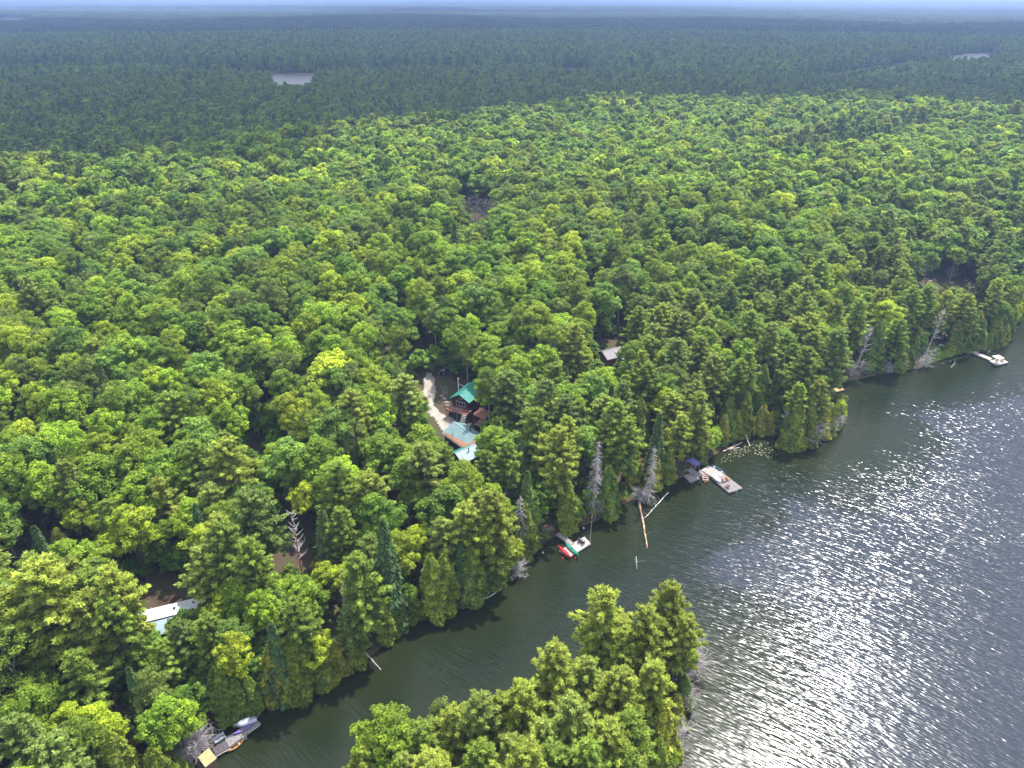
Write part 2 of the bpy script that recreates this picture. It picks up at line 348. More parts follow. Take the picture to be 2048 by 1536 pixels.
def pine(seed, H=21.0, R=3.4, base=0.3, dz=1.0, plume=26, size=0.5, full=1.0, tri=True, tip=1.35):
    rng = np.random.RandomState(seed); C = []; Nn = []; T = []; Al = []; lean = rng.normal(size=2) * 0.35
    lob = rng.uniform(0.78, 1.18, 8); segs = chain([0, 0, -0.6], [lean[0], lean[1], H * 0.99], 0.26, 0.03, 7, rng, 0.06); z = H * base
    while z < H * 0.985:
        f = (z - H * base) / (H * (1 - base)); prof = R * (min(1.0, 0.7 + 1.0 * f) if f < 0.3 else (1 - (f - 0.3) / 0.7) ** 0.6) * lob[int(f * 7.99)] + 0.3
        nb = rng.randint(5, 8); a0 = rng.uniform(0, 6.28); cx, cy_ = lean * f
        for b in range(nb):
            if rng.uniform() > full and f < 0.8: continue
            Lb = prof * rng.uniform(0.55, 1.2); a = a0 + 6.283 * b / nb + rng.uniform(-.35, .35); el = 0.12 + 0.85 * f * f + rng.uniform(-.12, .12)
            dr = np.array([math.cos(a) * math.cos(el), math.sin(a) * math.cos(el), math.sin(el)]); s0 = np.array([cx, cy_, z]); s1 = s0 + dr * Lb
            segs += [list(s0) + list(s1) + [0.045, 0.012]]
            k = max(2, int(Lb / 0.42))
            for j in range(k):
                t = 0.32 + 0.75 * (j + rng.uniform(0, 1)) / k; side = np.array([-dr[1], dr[0], 0]) * rng.normal() * 0.17 * Lb * (1.2 - t)
                c = s0 + dr * Lb * t + side + np.array([0, 0, 0.1 * t]); n = rng.poisson(plume); u = unit(rng, n, 0.25)
                C.append(c + u * rng.uniform(0.04, 0.36, n)[:, None] * np.array([1, 1, 0.6]) * (0.8 + 0.4 * (1 - f)))
                Nn.append(rng.normal(size=(n, 3)) * 0.6 + np.array([0, 0, 1.0])); Al.append(dr * 0.7 + u * 0.8 + np.array([0, 0, 0.35]))
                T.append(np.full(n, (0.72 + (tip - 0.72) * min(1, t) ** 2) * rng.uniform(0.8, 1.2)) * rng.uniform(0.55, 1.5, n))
        z += dz * rng.uniform(0.7, 1.25) * (1 - 0.35 * f)
    C = np.concatenate(C); Nn = np.concatenate(Nn); T = np.concatenate(T); Al = np.concatenate(Al)
    V, F = quads(C, Nn, size, rng, 1.35, along=Al, tri=tri, wid=0.5); 
    tv, tf = tubes(segs, 4)
    return TM('pine', V, F, np.repeat(T, F.shape[1]), tv, tf, M_needle, M_bark, H, R)

def spire(seed, H=12.0, R=1.9, n=5200, size=0.31, power=0.75, droop=-0.25, layer=0.0, mat_=None, name='cedar'):
    """cedar (layer 0) or spruce (layer > 0: visible tiers of boughs)"""
    rng = np.random.RandomState(seed); z = rng.uniform(0, 1, n) ** 1.25; a = rng.uniform(0, 6.283, n); ph = rng.uniform(0, 6.28, 6)
    r = R * (1 - z) ** power * (0.86 + 0.14 * np.minimum(1, z * 9)); lump = 1 + 0.2 * np.sin(3 * a + ph[0] + 5 * z) + 0.16 * np.sin(5 * a + ph[1] - 9 * z) + 0.14 * np.sin(z * H * 2.4 + ph[2] + 2 * a)
    if layer: lump = lump * (1.12 - 0.5 * ((z * H / layer + 0.3 * np.sin(2 * a + ph[3])) % 1.0))
    tuft = rng.uniform(0.68, 1.16, n); rr = r * lump * tuft; C = np.stack([rr * np.cos(a), rr * np.sin(a), 0.25 + z * (H - 0.2) + rr * droop], -1)
    o = np.stack([np.cos(a), np.sin(a), np.full(n, 0.35)], -1); Nn = o + rng.normal(size=(n, 3)) * 0.55 + np.array([0, 0, 0.35])
    T = 1 + 0.25 * np.sin(4 * a + ph[4] + z * H * 1.7) * np.sin(z * H * 1.1 + ph[5]); T = T * rng.uniform(0.55, 1.5, n)
    V, F = quads(C, Nn, size, rng, 1.5, along=np.stack([np.cos(a) * .6, np.sin(a) * .6, np.full(n, 0.7 if not layer else -0.2)], -1), tri=True)
    segs = chain([0, 0, -0.6], [0, 0, H * 0.96], 0.2, 0.02, 4, rng, 0.05); tv, tf = tubes(segs, 5)
    return TM(name, V, F, np.repeat(T, 3), tv, tf, mat_ or M_cedar, M_bark, H, R)

def dead_tree(seed, H=16.0, R=2.2, nb=70, style='spruce'):
    """returns (trunk V,F), (branches V,F)"""
    rng = np.random.RandomState(seed); lean = rng.normal(size=2) * 0.5; tr = chain([0, 0, -0.6], [lean[0], lean[1], H], 0.2, 0.02, 6, rng, 0.08); br = []
    for k in range(nb):
        f = rng.uniform(0.08 if style != 'snag' else 0.35, 0.98); z = f * H; a = rng.uniform(0, 6.28); b = np.array([lean[0] * f, lean[1] * f, z])
        if style == 'spruce': L_ = R * (1 - f) ** 0.6 * rng.uniform(0.6, 1.1) + 0.3; e0 = -0.25; bend = -0.5; tw = 9
        elif style == 'snag': L_ = R * (1.05 - f * 0.7) * rng.uniform(0.35, 1.0); e0 = 0.2; bend = 0.75; tw = 5
        else: L_ = R * rng.uniform(0.5, 1.1); e0 = 0.1; bend = 0.2; tw = 10
        d0 = np.array([math.cos(a) * math.cos(e0), math.sin(a) * math.cos(e0), math.sin(e0)]); p = b; dd = d0
        for s in range(3):
            dd = dd + np.array([0, 0, bend * 0.33]) + rng.normal(size=3) * 0.12; dd /= np.linalg.norm(dd); q = p + dd * L_ / 3; rr = (0.10 if style == 'snag' else 0.05) * (1 - s / 3.4)
            br.append([*p, *q, rr, rr * 0.7])
            for t in range(tw // 3 + 1):
                w = p + (q - p) * rng.uniform(); td = unit(rng, 1)[0] * 0.8 + dd * 0.7 + np.array([0, 0, bend * 0.6]); td /= np.linalg.norm(td)
                br.append([*w, *(w + td * L_ * rng.uniform(0.15, 0.4)), 0.018, 0.008])
            p = q
    return tubes(tr, 5), tubes(br, 3)

PROTO = {'maple': [broadleaf(10 + i, H=14.5 + 0.9 * i, R=3.7 + 0.22 * (i % 3), lobes=6 + i % 3) for i in range(5)],
         'aspen': [broadleaf(30 + i, H=16 + i, R=3.1 + 0.2 * i, lobes=7, clumps=15, leaves=95, size=0.27, fine=True, rc=(0.7, 1.1), bark=M_pale) for i in range(3)],
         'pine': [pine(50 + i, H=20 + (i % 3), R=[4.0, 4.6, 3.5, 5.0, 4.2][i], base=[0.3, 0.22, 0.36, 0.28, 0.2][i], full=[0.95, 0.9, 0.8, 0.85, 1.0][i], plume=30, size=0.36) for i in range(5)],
         'cedar': [spire(70 + i, H=10.5 + i, R=2.2 + 0.15 * i, power=0.55, n=6500) for i in range(3)],
         'spruce': [spire(80 + i, H=15 + 2 * i, R=2.4, n=5000, size=0.45, power=0.9, droop=-0.35, layer=1.3, mat_=M_needle, name='spruce') for i in range(2)],
         'sapling': [broadleaf(95 + i, H=6.5 + i, R=2.7, lobes=7, clumps=12, leaves=70, size=0.32, rc=(0.6, 0.95), base=0.03) for i in range(3)],
         'shrub': [broadleaf(90 + i, H=2.6 + 0.5 * i, R=1.5, lobes=4, clumps=5, leaves=40, size=0.3, rc=(0.7, 1.1), base=0.05) for i in range(3)]}
MID = {'maple': [broadleaf(110 + i, H=14 + i, R=3.7 + 0.2 * (i % 3), lobes=6 + i % 2, clumps=12, leaves=24, size=0.62, rc=(0.6, 1.0), tri=True) for i in range(5)],
       'aspen': [broadleaf(130 + i, H=16 + i, R=3.2, lobes=7, clumps=8, leaves=36, size=0.6, fine=True, rc=(0.95, 1.3), bark=M_pale, tri=True) for i in range(2)],
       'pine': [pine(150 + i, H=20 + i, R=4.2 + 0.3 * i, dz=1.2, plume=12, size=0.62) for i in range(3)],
       'spruce': [spire(180 + i, H=16 + 2 * i, R=2.6, n=1300, size=0.85, power=0.85, droop=-0.3, layer=1.6, mat_=M_needle, name='spruce') for i in range(2)]}
FAR = {'pine': [pine(250 + i, H=18 + i, R=3.5, dz=1.9, plume=4, size=1.25, base=0.15) for i in range(3)],
       'spruce': [spire(280 + i, H=17 + 2 * i, R=3.0, n=300, size=1.7, power=0.85, droop=-0.3, mat_=M_needle, name='spruce') for i in range(2)],
       'maple': [broadleaf(210 + i, H=14 + i, R=4.2, lobes=5, clumps=5, leaves=9, size=1.6, rc=(1.0, 1.5), tri=True) for i in range(2)]}

# colours of the living crowns (linear albedo), each with the word its label uses
TINTS = {'maple': [((0.247, 0.373, 0.026), 'light green'), ((0.313, 0.405, 0.025), 'yellow-green'), ((0.178, 0.291, 0.023), 'mid-green'), ((0.125, 0.224, 0.021), 'deep green'), ((0.188, 0.311, 0.043), 'cool green'), ((0.379, 0.457, 0.030), 'bright lime')],
         'aspen': [((0.178, 0.270, 0.031), 'soft green'), ((0.201, 0.270, 0.053), 'silvery green'), ((0.237, 0.321, 0.030), 'fresh green')],
         'pine': [((0.195, 0.274, 0.035), 'olive green'), ((0.269, 0.318, 0.044), 'yellowish'), ((0.166, 0.232, 0.048), 'grey-green'), ((0.219, 0.272, 0.050), 'khaki green')],
         'cedar': [((0.120, 0.189, 0.022), 'dark green'), ((0.175, 0.228, 0.024), 'olive'), ((0.244, 0.261, 0.030), 'yellow-green')],
         'spruce': [((0.097, 0.170, 0.052), 'blue-green'), ((0.118, 0.179, 0.039), 'dark')],
         'sapling': [((0.188, 0.324, 0.031), 'light green'), ((0.132, 0.246, 0.028), 'mid-green')],
         'shrub': [((0.175, 0.271, 0.031), 'green'), ((0.107, 0.184, 0.026), 'dark green'), ((0.334, 0.291, 0.048), 'yellowing')]}
# ------------------------------------------------------------------ stuff made of instanced trees
def scatter(name, protos, P, idx, rot, scl, label, cat, group=None):
    """one object; protos = list of (mesh, colour); P (n,3)"""
    c = bpy.data.collections.new(name + '_sources')
    for i, (me, colr) in enumerate(protos):
        o = bpy.data.objects.new('%s_source_%03d' % (name, i), me); c.objects.link(o)
    me = bpy.data.meshes.new(name); me.vertices.add(len(P)); me.vertices.foreach_set('co', np.asarray(P, np.float32).ravel())
    for nm, ty, dat in (('idx', 'INT', np.asarray(idx, np.int32)), ('rot', 'FLOAT', np.asarray(rot, np.float32)), ('scl', 'FLOAT_VECTOR', np.asarray(scl, np.float32)), ('leaf_colour', 'FLOAT_VECTOR', np.array([protos[i][1] for i in idx], np.float32))):
        at = me.attributes.new(nm, ty, 'POINT'); at.data.foreach_set('vector' if ty == 'FLOAT_VECTOR' else 'value', dat.ravel())
    g = bpy.data.node_groups.new(name, 'GeometryNodeTree'); N = g.nodes; L = g.links
    g.interface.new_socket('Geometry', in_out='INPUT', socket_type='NodeSocketGeometry'); g.interface.new_socket('Geometry', in_out='OUTPUT', socket_type='NodeSocketGeometry')
    gi = N.new('NodeGroupInput'); go = N.new('NodeGroupOutput'); ip = N.new('GeometryNodeInstanceOnPoints'); ci = N.new('GeometryNodeCollectionInfo')
    ci.inputs['Collection'].default_value = c; ci.inputs['Separate Children'].default_value = True; ci.inputs['Reset Children'].default_value = True
    def na(nm, ty):
        n = N.new('GeometryNodeInputNamedAttribute'); n.data_type = ty; n.inputs['Name'].default_value = nm; return n.outputs['Attribute']
    cx = N.new('ShaderNodeCombineXYZ'); L.new(na('rot', 'FLOAT'), cx.inputs[2])
    L.new(gi.outputs[0], ip.inputs['Points']); L.new(ci.outputs[0], ip.inputs['Instance']); ip.inputs['Pick Instance'].default_value = True
    L.new(na('idx', 'INT'), ip.inputs['Instance Index']); L.new(cx.outputs[0], ip.inputs['Rotation']); L.new(na('scl', 'FLOAT_VECTOR'), ip.inputs['Scale'])
    L.new(ip.outputs[0], go.inputs[0])
    o = obj(name, me); md = o.modifiers.new('scatter', 'NODES'); md.node_group = g
    return tag(o, label, cat, group, 'stuff')

# ------------------------------------------------------------------ what has to stay in view, and what stays bare
KEEP = [  # (polygon in the photograph, row of the ground behind it: only trees standing nearer are affected)
 ([(838,800),(850,748),(892,742),(942,750),(951,790),(955,815),(962,850),(955,885),(948,912),(912,914),(892,880),(868,856),(852,830)], 748),
 ([(1192,694),(1250,694),(1254,722),(1212,720)], 694),
 ([(272,1168),(400,1160),(396,1206),(345,1214),(268,1236),(266,1218)], 1165),
 ([(392,1536),(384,1490),(400,1470),(415,1455),(470,1425),(530,1420),(528,1448),(440,1536)], 1415),
 ([(338,1318),(372,1318),(374,1376),(344,1376)], 1310),
 ([(1080,1050),(1112,1060),(1190,1068),(1175,1120),(1110,1110)], 1050),
 ([(1372,915),(1410,915),(1490,965),(1480,995),(1372,968)], 915),
 ([(1658,764),(1692,768),(1692,786),(1664,784)], 764),
 ([(1858,676),(1905,676),(1945,698),(2025,700),(2025,735),(1940,715),(1858,712)], 676),
 ([(1830,556),(1955,560),(1950,574),(1835,572)], 553),
 ([(1448,868),(1560,868),(1560,905),(1448,905)], 862),
 ([(930,395),(975,395),(975,440),(930,440)], 395),
 ([(505,865),(530,870),(525,905),(508,900)], 860),
 ([(548,1030),(625,1030),(618,1135),(560,1135)], 1110), ([(1178,895),(1208,895),(1216,1030),(1182,1030)], 1032), ([(1298,900),(1324,900),(1324,980),(1296,980)], 976),
 ([(1036,1000),(1064,1000),(1070,1090),(1042,1090)], 1080), ([(672,1175),(696,1175),(696,1255),(674,1255)], 1245),
 ([(1690,665),(1765,650),(1750,750),(1690,750)], 745), ([(1838,650),(1905,622),(1892,700),(1842,730)], 715), ([(1826,505),(1960,505),(1960,556),(1826,556)], 556)]
BARE_PX = [[(838,770),(850,742),(895,742),(900,760),(955,775),(960,845),(958,905),(905,915),(885,885),(855,850),(830,820)],
           [(1165,680),(1255,680),(1262,735),(1205,740)],
           [(255,1160),(420,1150),(415,1230),(330,1290),(262,1262)],
           [(325,1300),(378,1300),(384,1400),(345,1400)], [(410,1390),(450,1390),(440,1450),(400,1475)], [(520,1388),(560,1380),(545,1415),(516,1425)],
           [(1075,1030),(1130,1040),(1180,1075),(1090,1090)],
           [(1835,552),(1962,556),(1962,574),(1835,574)], [(1848,690),(1950,690),(1950,715),(1848,715)],
           [(488,870),(540,870),(535,925),(500,925)], [(930,430),(962,430),(962,440),(930,440)], [(1065,940),(1108,940),(1108,985),(1068,985)]]
BARE = [np.array([ground_pt(px, py)[:2] for px, py in P]) for P in BARE_PX]
def is_bare(x, y):
    c = np.zeros(np.shape(x), bool)
    for P in BARE: c |= inpoly(P, x, y)
    return c
def hides(x, y, z, H, R, f0=0.3):
    """does a tree here stand in front of something that has to stay in view?"""
    bad = np.zeros(np.shape(x), bool); bx, by, _ = project(x, y, z)
    for poly, row in KEEP:
        h = np.zeros(np.shape(x), bool)
        for f in (f0, 0.45, 0.6, 0.75, 0.9, 1.0):
            for s in (-0.75, 0, 0.75):
                qx, qy, _ = project(x + s * R * (1.25 - f), y, z + H * f); h |= inpoly(poly, qx, qy)
        bad |= h & (by > row)
    return bad

# ------------------------------------------------------------------ named trees placed by hand: (px, py of the top, kind, height, shape, tint)
HAND = [
 # island / near point
 (1215,1183,'pine',21,0,1),(1340,1166,'pine',19,2,1),(1112,1287,'pine',19,2,1),(1300,1222,'pine',18,4,1),(1255,1260,'pine',15,2,1),(1370,1235,'pine',16,2,1),
 (1180,1320,'pine',14,0,3),(1045,1370,'pine',17,1,1),(955,1385,'pine',17,4,3),(1000,1395,'pine',14,2,1),(1240,1345,'pine',16,3,1),(1310,1330,'pine',15,1,1),
 (1150,1400,'pine',17,0,3),(1090,1440,'pine',15,2,3),(1260,1420,'pine',16,4,0),(1330,1410,'cedar',11,1,2),(870,1370,'aspen',13,0,1),(905,1420,'pine',14,2,1),
 (730,1490,'pine',13,1,1),(780,1440,'maple',11,2,0),(840,1450,'pine',14,0,0),(1180,1480,'pine',16,2,0),(1030,1480,'pine',15,4,3),(960,1490,'pine',14,1,0),(1110,1500,'pine',15,3,0),(1260,1500,'pine',14,0,0),(1320,1480,'cedar',10,2,1),
 (800,1510,'pine',12,2,3),(1165,1345,'cedar',9,0,0),(1290,1192,'maple',13,3,4),
 # bottom left
 (70,1128,'pine',24,3,1),(220,1135,'pine',22,2,1),(160,1190,'pine',20,4,1),(15,1180,'pine',20,0,1),(205,1200,'pine',19,2,0),(165,1085,'maple',15,1,0),(245,1010,'maple',17,0,1),(110,1080,'maple',15,3,0),
 (350,1246,'pine',13,2,2),(412,1232,'pine',14,1,0),(440,1182,'maple',12,2,1),(455,1265,'maple',14,4,5),(318,1285,'pine',12,0,0),(285,1330,'aspen',13,1,1),(320,1395,'maple',13,2,2),(350,1405,'maple',12,0,0),
 (120,1415,'maple',13,3,1),(45,1380,'maple',14,1,2),(140,1310,'pine',16,0,0),(25,1440,'pine',17,2,2),(90,1480,'pine',16,3,2),(215,1470,'cedar',12,1,1),(300,1500,'cedar',10,0,1),(488,1082,'pine',20,2,0),(524,1048,'aspen',12,0,1),
 (470,1160,'maple',14,2,2),(540,1170,'maple',13,3,4),(590,1155,'maple',13,0,0),(495,1190,'cedar',12,2,1),(540,1265,'spruce',15,0,0),(560,1300,'cedar',11,0,1),(530,1330,'cedar',11,1,2),(600,1330,'cedar',12,2,1),(625,1270,'maple',11,0,5),(600,1220,'pine',18,2,0),
 (430,1330,'cedar',10,1,0),(470,1370,'cedar',8,2,0),(500,1385,'cedar',7,0,0),(640,1310,'cedar',10,0,0),(670,1280,'cedar',11,1,1),(705,1250,'cedar',10,2,1),
 # between the trailer and the dock
 (740,1130,'pine',20,0,0),(760,1250,'pine',12,1,2),(765,1045,'spruce',21,1,0),(800,1060,'maple',14,0,1),(680,1020,'pine',16,2,0),(735,950,'pine',18,3,1),(700,975,'pine',16,0,0),(630,870,'maple',18,2,2),(650,930,'maple',14,3,2),(690,1125,'maple',11,4,5),
 (600,1150,'maple',13,2,2),(860,1110,'cedar',13,2,1),(900,1130,'cedar',12,1,1),(945,1120,'spruce',13,0,0),(975,1140,'cedar',12,0,0),(1010,1110,'cedar',11,2,0),(990,985,'pine',21,4,1),(935,1010,'pine',18,3,1),(885,1040,'pine',15,0,3),(1055,945,'spruce',16,1,1),
 (1075,1020,'cedar',12,1,1),(850,975,'maple',12,3,2),(900,980,'maple',12,0,5),(835,1050,'maple',12,1,1),(930,920,'aspen',16,2,0),(795,885,'pine',16,2,0),(885,895,'pine',16,1,0),(380,885,'pine',18,0,0),(450,880,'pine',19,3,1),(520,925,'aspen',12,1,0),
 # around the cabins
 (1016,745,'pine',18,3,2),(976,728,'aspen',18,0,0),(1005,830,'maple',10,1,0),(1015,880,'pine',17,2,0),(1070,820,'pine',19,0,0),(1085,870,'pine',15,2,1),(975,905,'pine',15,4,0),(1122,860,'pine',22,2,1),(1160,990,'cedar',11,1,1),
 (1150,650,'pine',18,1,1),(1280,612,'pine',20,4,0),(1312,650,'pine',19,3,3),(1210,560,'maple',19,0,4),(1300,690,'maple',11,3,0),(1340,690,'pine',17,2,0),(1110,760,'maple',14,4,4),(1175,742,'maple',11,1,1),(1160,800,'pine',17,0,0),
 (1240,800,'pine',21,4,0),(1215,830,'pine',18,0,3),(1275,850,'pine',20,2,0),(1320,830,'spruce',17,1,1),(1365,830,'pine',16,2,1),(1420,795,'pine',19,0,1),(1395,760,'pine',17,4,3),(1250,945,'cedar',12,2,0),(1275,960,'cedar',11,0,0),(1258,975,'cedar',10,1,0),(1350,900,'cedar',9,1,1),
 # right hand shore
 (1500,705,'pine',19,2,0),(1545,650,'pine',21,0,3),(1480,720,'pine',18,4,0),(1530,730,'cedar',14,2,0),(1465,800,'cedar',11,0,0),(1505,790,'cedar',12,1,1),(1565,720,'spruce',15,0,1),(1590,690,'pine',17,1,0),(1650,640,'maple',16,3,0),(1660,670,'maple',15,0,2),
 (1600,770,'pine',16,2,0),(1645,762,'pine',16,0,1),(1625,800,'cedar',12,1,1),(1600,820,'cedar',12,0,1),(1655,800,'cedar',10,2,2),(1670,810,'cedar',8,0,1),(1590,845,'cedar',8,2,0),
 (1720,600,'pine',20,0,0),(1765,580,'pine',19,2,1),(1700,560,'maple',17,4,5),(1740,570,'maple',14,1,0),(1765,640,'cedar',15,2,0),(1800,640,'pine',16,3,0),(1810,660,'cedar',12,0,0),(1830,570,'pine',19,4,0),(1860,570,'pine',18,1,0),
 (1900,585,'pine',17,0,1),(1935,590,'pine',17,3,1),(1925,640,'cedar',10,1,1),(1955,620,'cedar',13,2,0),(1970,630,'pine',14,4,2),(2000,560,'pine',18,2,1),(2030,575,'pine',15,0,1),(1985,650,'cedar',10,0,0),(2010,600,'maple',12,3,2),
 (1805,470,'aspen',16,1,2),(1835,505,'aspen',14,0,0),(1870,500,'maple',14,1,4),(1920,490,'aspen',14,2,2),(1950,480,'maple',15,0,2),(1990,500,'maple',14,3,3),(1845,480,'maple',15,2,2)]
def top_to_ground(px, py, H):
    return ground_pt(px, py, H)
# ------------------------------------------------------------------ every tree of the scene as a row: kind, x, y, z, scale, rotation, shape, tint, by hand?
rng = np.random.RandomState(4)
TREES = []
for (px, py, kind, H, sh, ti) in HAND:
    x, y, z = top_to_ground(px, py, H)
    d = float(shore_dist(np.array([x]), np.array([y]))[0])
    if d < 0.6:                                   # step back on to the bank
        for s in np.arange(0.5, 14, 0.5):
            best = max(((float(shore_dist(np.array([x + s * math.cos(a)]), np.array([y + s * math.sin(a)]))[0]), a) for a in np.linspace(0, 6.28, 16)))
            if best[0] > 0.8: x, y = x + s * math.cos(best[1]), y + s * math.sin(best[1]); break
        z = float(terrain(x, y))
    pr = PROTO[kind][sh % len(PROTO[kind])]
    TREES.append([kind, x, y, z, H / pr.H, rng.uniform(0, 6.28), sh % len(PROTO[kind]), ti % len(TINTS[kind]), 1])
HX = np.array([[t[1], t[2], PROTO[t[0]][t[6]].R * t[4]] for t in TREES])

def grid(x0, x1, y0, y1, s, jit=0.42):
    gx_, gy_ = np.meshgrid(np.arange(x0, x1, s), np.arange(y0, y1, s)); gx_ = gx_ + (np.arange(gx_.shape[0]) % 2)[:, None] * s / 2
    return gx_.ravel() + rng.uniform(-jit, jit, gx_.size) * s, gy_.ravel() + rng.uniform(-jit, jit, gx_.size) * s
CONIF_STAND = [(1535,292),(1600,258),(1660,240),(1760,225),(1870,212),(1885,238),(1790,262),(1700,282),(1600,300)]
MARSH = [np.array(plane_pt([p[0] for p in q], [p[1] for p in q], 3.0)) for q in ([(-300,158),(300,160),(560,168),(560,140),(300,137),(-300,137)],[(620,165),(1100,156),(1300,164),(1300,147),(1100,139),(620,141)],[(1590,182),(1690,176),(1800,156),(1910,134),(1910,114),(1760,134),(1660,148),(1590,156)])]

# -- the wooded land out to the crest
X, Y = grid(-420, 620, 10, 800, 5.1)
R_ = np.hypot(X, Y); ER = edge_r(X, Y); k = (np.abs(X) < 0.78 * Y + 45) & (R_ < ER + 12); X, Y, R_, ER = X[k], Y[k], R_[k], ER[k]
D = shore_dist(X, Y); Z = terrain(X, Y); k = (D > 0.9) & ~is_bare(X, Y); X, Y, Z, D, R_, ER = X[k], Y[k], Z[k], D[k], R_[k], ER[k]
gap = np.ones(len(X), bool)
for hx, hy, hr in HX: gap &= np.hypot(X - hx, Y - hy) > max(2.3, hr * 0.85)
X, Y, Z, D, R_, ER = X[gap], Y[gap], Z[gap], D[gap], R_[gap], ER[gap]
# a closed row of low cedars and brush right on the bank
def along(line, step, off):
    out = []
    for a, b in zip(line[:-1], line[1:]):
        a = np.array(a); b = np.array(b); n = int(np.hypot(*(b - a)) / step) + 1; t = (b - a) / (np.hypot(*(b - a)) + 1e-6); nn = np.array([-t[1], t[0]])
        for k_ in range(n): out.append(a + (b - a) * (k_ + rng.uniform(0, .6)) / n + nn * off * rng.uniform(0.5, 1.6))
    return np.array(out)
BK = np.concatenate([along(W_shore[2:-1], 2.3, 0.9), along([tuple(q) for q in ISLAND] + [tuple(ISLAND[0])], 2.6, -0.9), along([tuple(q) for q in ISLAND] + [tuple(ISLAND[0])], 2.6, 0.9)])
bd = shore_dist(BK[:, 0], BK[:, 1]); BK = BK[(bd > 0.25) & (bd < 2.5) & ~is_bare(BK[:, 0], BK[:, 1])]
g_ = np.ones(len(BK), bool)
for hx, hy, hr in HX: g_ &= np.hypot(BK[:, 0] - hx, BK[:, 1] - hy) > 1.6
BK = BK[g_]; nb_ = len(BK)
far_ = np.array([np.min(np.hypot(BK[:, 0] - a_, BK[:, 1] - b_)) if q_ < 5 else 9 for a_, b_, q_ in zip(X, Y, D)]); m_ = far_ > 2.0
X, Y, Z, D, R_, ER = [v_[m_] for v_ in (X, Y, Z, D, R_, ER)]
bz = terrain(BK[:, 0], BK[:, 1]); X = np.concatenate([X, BK[:, 0]]); Y = np.concatenate([Y, BK[:, 1]]); Z = np.concatenate([Z, bz]); D = np.concatenate([D, shore_dist(BK[:, 0], BK[:, 1])]); R_ = np.hypot(X, Y); ER = edge_r(X, Y)
BANK = np.arange(len(X)) >= len(X) - nb_
PX, PY, _ = project(X, Y, Z + 15)
BX, BY, _ = project(X, Y, Z)
stand = inpoly(CONIF_STAND, PX, PY); onisl = sdist(ISLAND, X, Y) < 0
belt = np.interp(BX, [0, 350, 600, 1000, 1300, 1700, 2048], [58, 42, 26, 26, 42, 52, 52])
u = rng.uniform(0, 1, len(X)); patch = wob(X, Y, 70, 12); kinds = []
for i in range(len(X)):
    if BANK[i]: kd = 'cedar' if u[i] < 0.78 else 'maple'
    elif onisl[i]: kd = 'pine' if u[i] < 0.74 else ('cedar' if u[i] < 0.93 else 'maple')
    elif stand[i]: kd = 'spruce' if u[i] < 0.8 else 'pine'
    elif D[i] < 7: kd = 'cedar' if u[i] < 0.72 else ('pine' if u[i] < 0.82 else 'maple')
    elif D[i] < belt[i]: kd = 'pine' if u[i] < 0.38 + 0.2 * patch[i] else ('cedar' if u[i] < 0.5 else ('spruce' if u[i] < 0.55 else ('aspen' if u[i] < 0.68 else 'maple')))
    else:
        ed = 0.12 if (ER[i] - R_[i]) < 30 else 0.0
        kd = 'pine' if u[i] < 0.012 + ed else ('spruce' if u[i] < 0.02 + ed else ('aspen' if u[i] < 0.28 + 0.3 * patch[i] + ed else 'maple'))
    kinds.append(kd)
kinds = np.array(kinds)
Hn = {'maple': (10, 19), 'aspen': (12, 20), 'pine': (14, 21), 'cedar': (6.5, 12), 'spruce': (11, 17)}
H = np.array([rng.uniform(*Hn[k_]) for k_ in kinds]); H = np.where(onisl & (kinds == 'pine'), H * 0.8, H); H = np.where((kinds == 'cedar') & (D < 7), H * 0.85, H)
H = np.where(BANK, rng.uniform(3.5, 8.5, len(X)), H)
ok = ~(onisl & (rng.uniform(0, 1, len(X)) < 0.22) & ~BANK)
near = R_ < 330
for shrink in (1.0, 0.65, 0.4):
    hd = np.zeros(len(X), bool); hd[near] = hides(X[near], Y[near], Z[near], H[near], np.full(near.sum(), 3.6))
    if shrink == 0.4: ok &= ~hd
    else: H = np.where(hd, H * 0.62, H)
X, Y, Z, D, R_, H, kinds = X[ok], Y[ok], Z[ok], D[ok], R_[ok], H[ok], kinds[ok]
tpatch = wob(X, Y, 45, 31)
for i in range(len(X)):
    kd = kinds[i]; n = len(PROTO[kd]); s = rng.randint(n); w = rng.uniform() + 0.25 * tpatch[i]
    if kd == 'maple': ti = 0 if w < .32 else 1 if w < .5 else 2 if w < .74 else 3 if w < .84 else 4 if w < .985 else 5
    elif kd == 'pine' and sdist(ISLAND, X[i], Y[i]) < 0: ti = 1 if w < 0.72 else 3
    else: ti = rng.randint(len(TINTS[kd]))
    TREES.append([kd, X[i], Y[i], Z[i], H[i] / PROTO[kd][s].H, rng.uniform(0, 6.28), s, ti, 0])
# -- low leafy growth closing the edges of the openings
for P in BARE:
    ring = along([tuple(q) for q in P] + [tuple(P[0])], 2.2, 1.5)
    ring = np.concatenate([ring, along([tuple(q) for q in P] + [tuple(P[0])], 2.2, -1.5), along([tuple(q) for q in P] + [tuple(P[0])], 2.8, 3.6), along([tuple(q) for q in P] + [tuple(P[0])], 2.8, -3.6)])
    ring = ring[~is_bare(ring[:, 0], ring[:, 1]) & (shore_dist(ring[:, 0], ring[:, 1]) > 1.0)]
    if not len(ring): continue
    rz = terrain(ring[:, 0], ring[:, 1]); rh = rng.uniform(2.5, 7.5, len(ring))
    for sh_ in (0.5, 0.0): hd = hides(ring[:, 0], ring[:, 1], rz, rh, np.full(len(ring), 2.6), 0.1); rh = np.where(hd, rh * sh_, rh)
    for (qx, qy), qz, qh in zip(ring, rz, rh):
        if qh > 1.0: s = rng.randint(3); TREES.append(['sapling', qx, qy, qz, qh / PROTO['sapling'][s].H, rng.uniform(0, 6.28), s, rng.randint(2), 0])
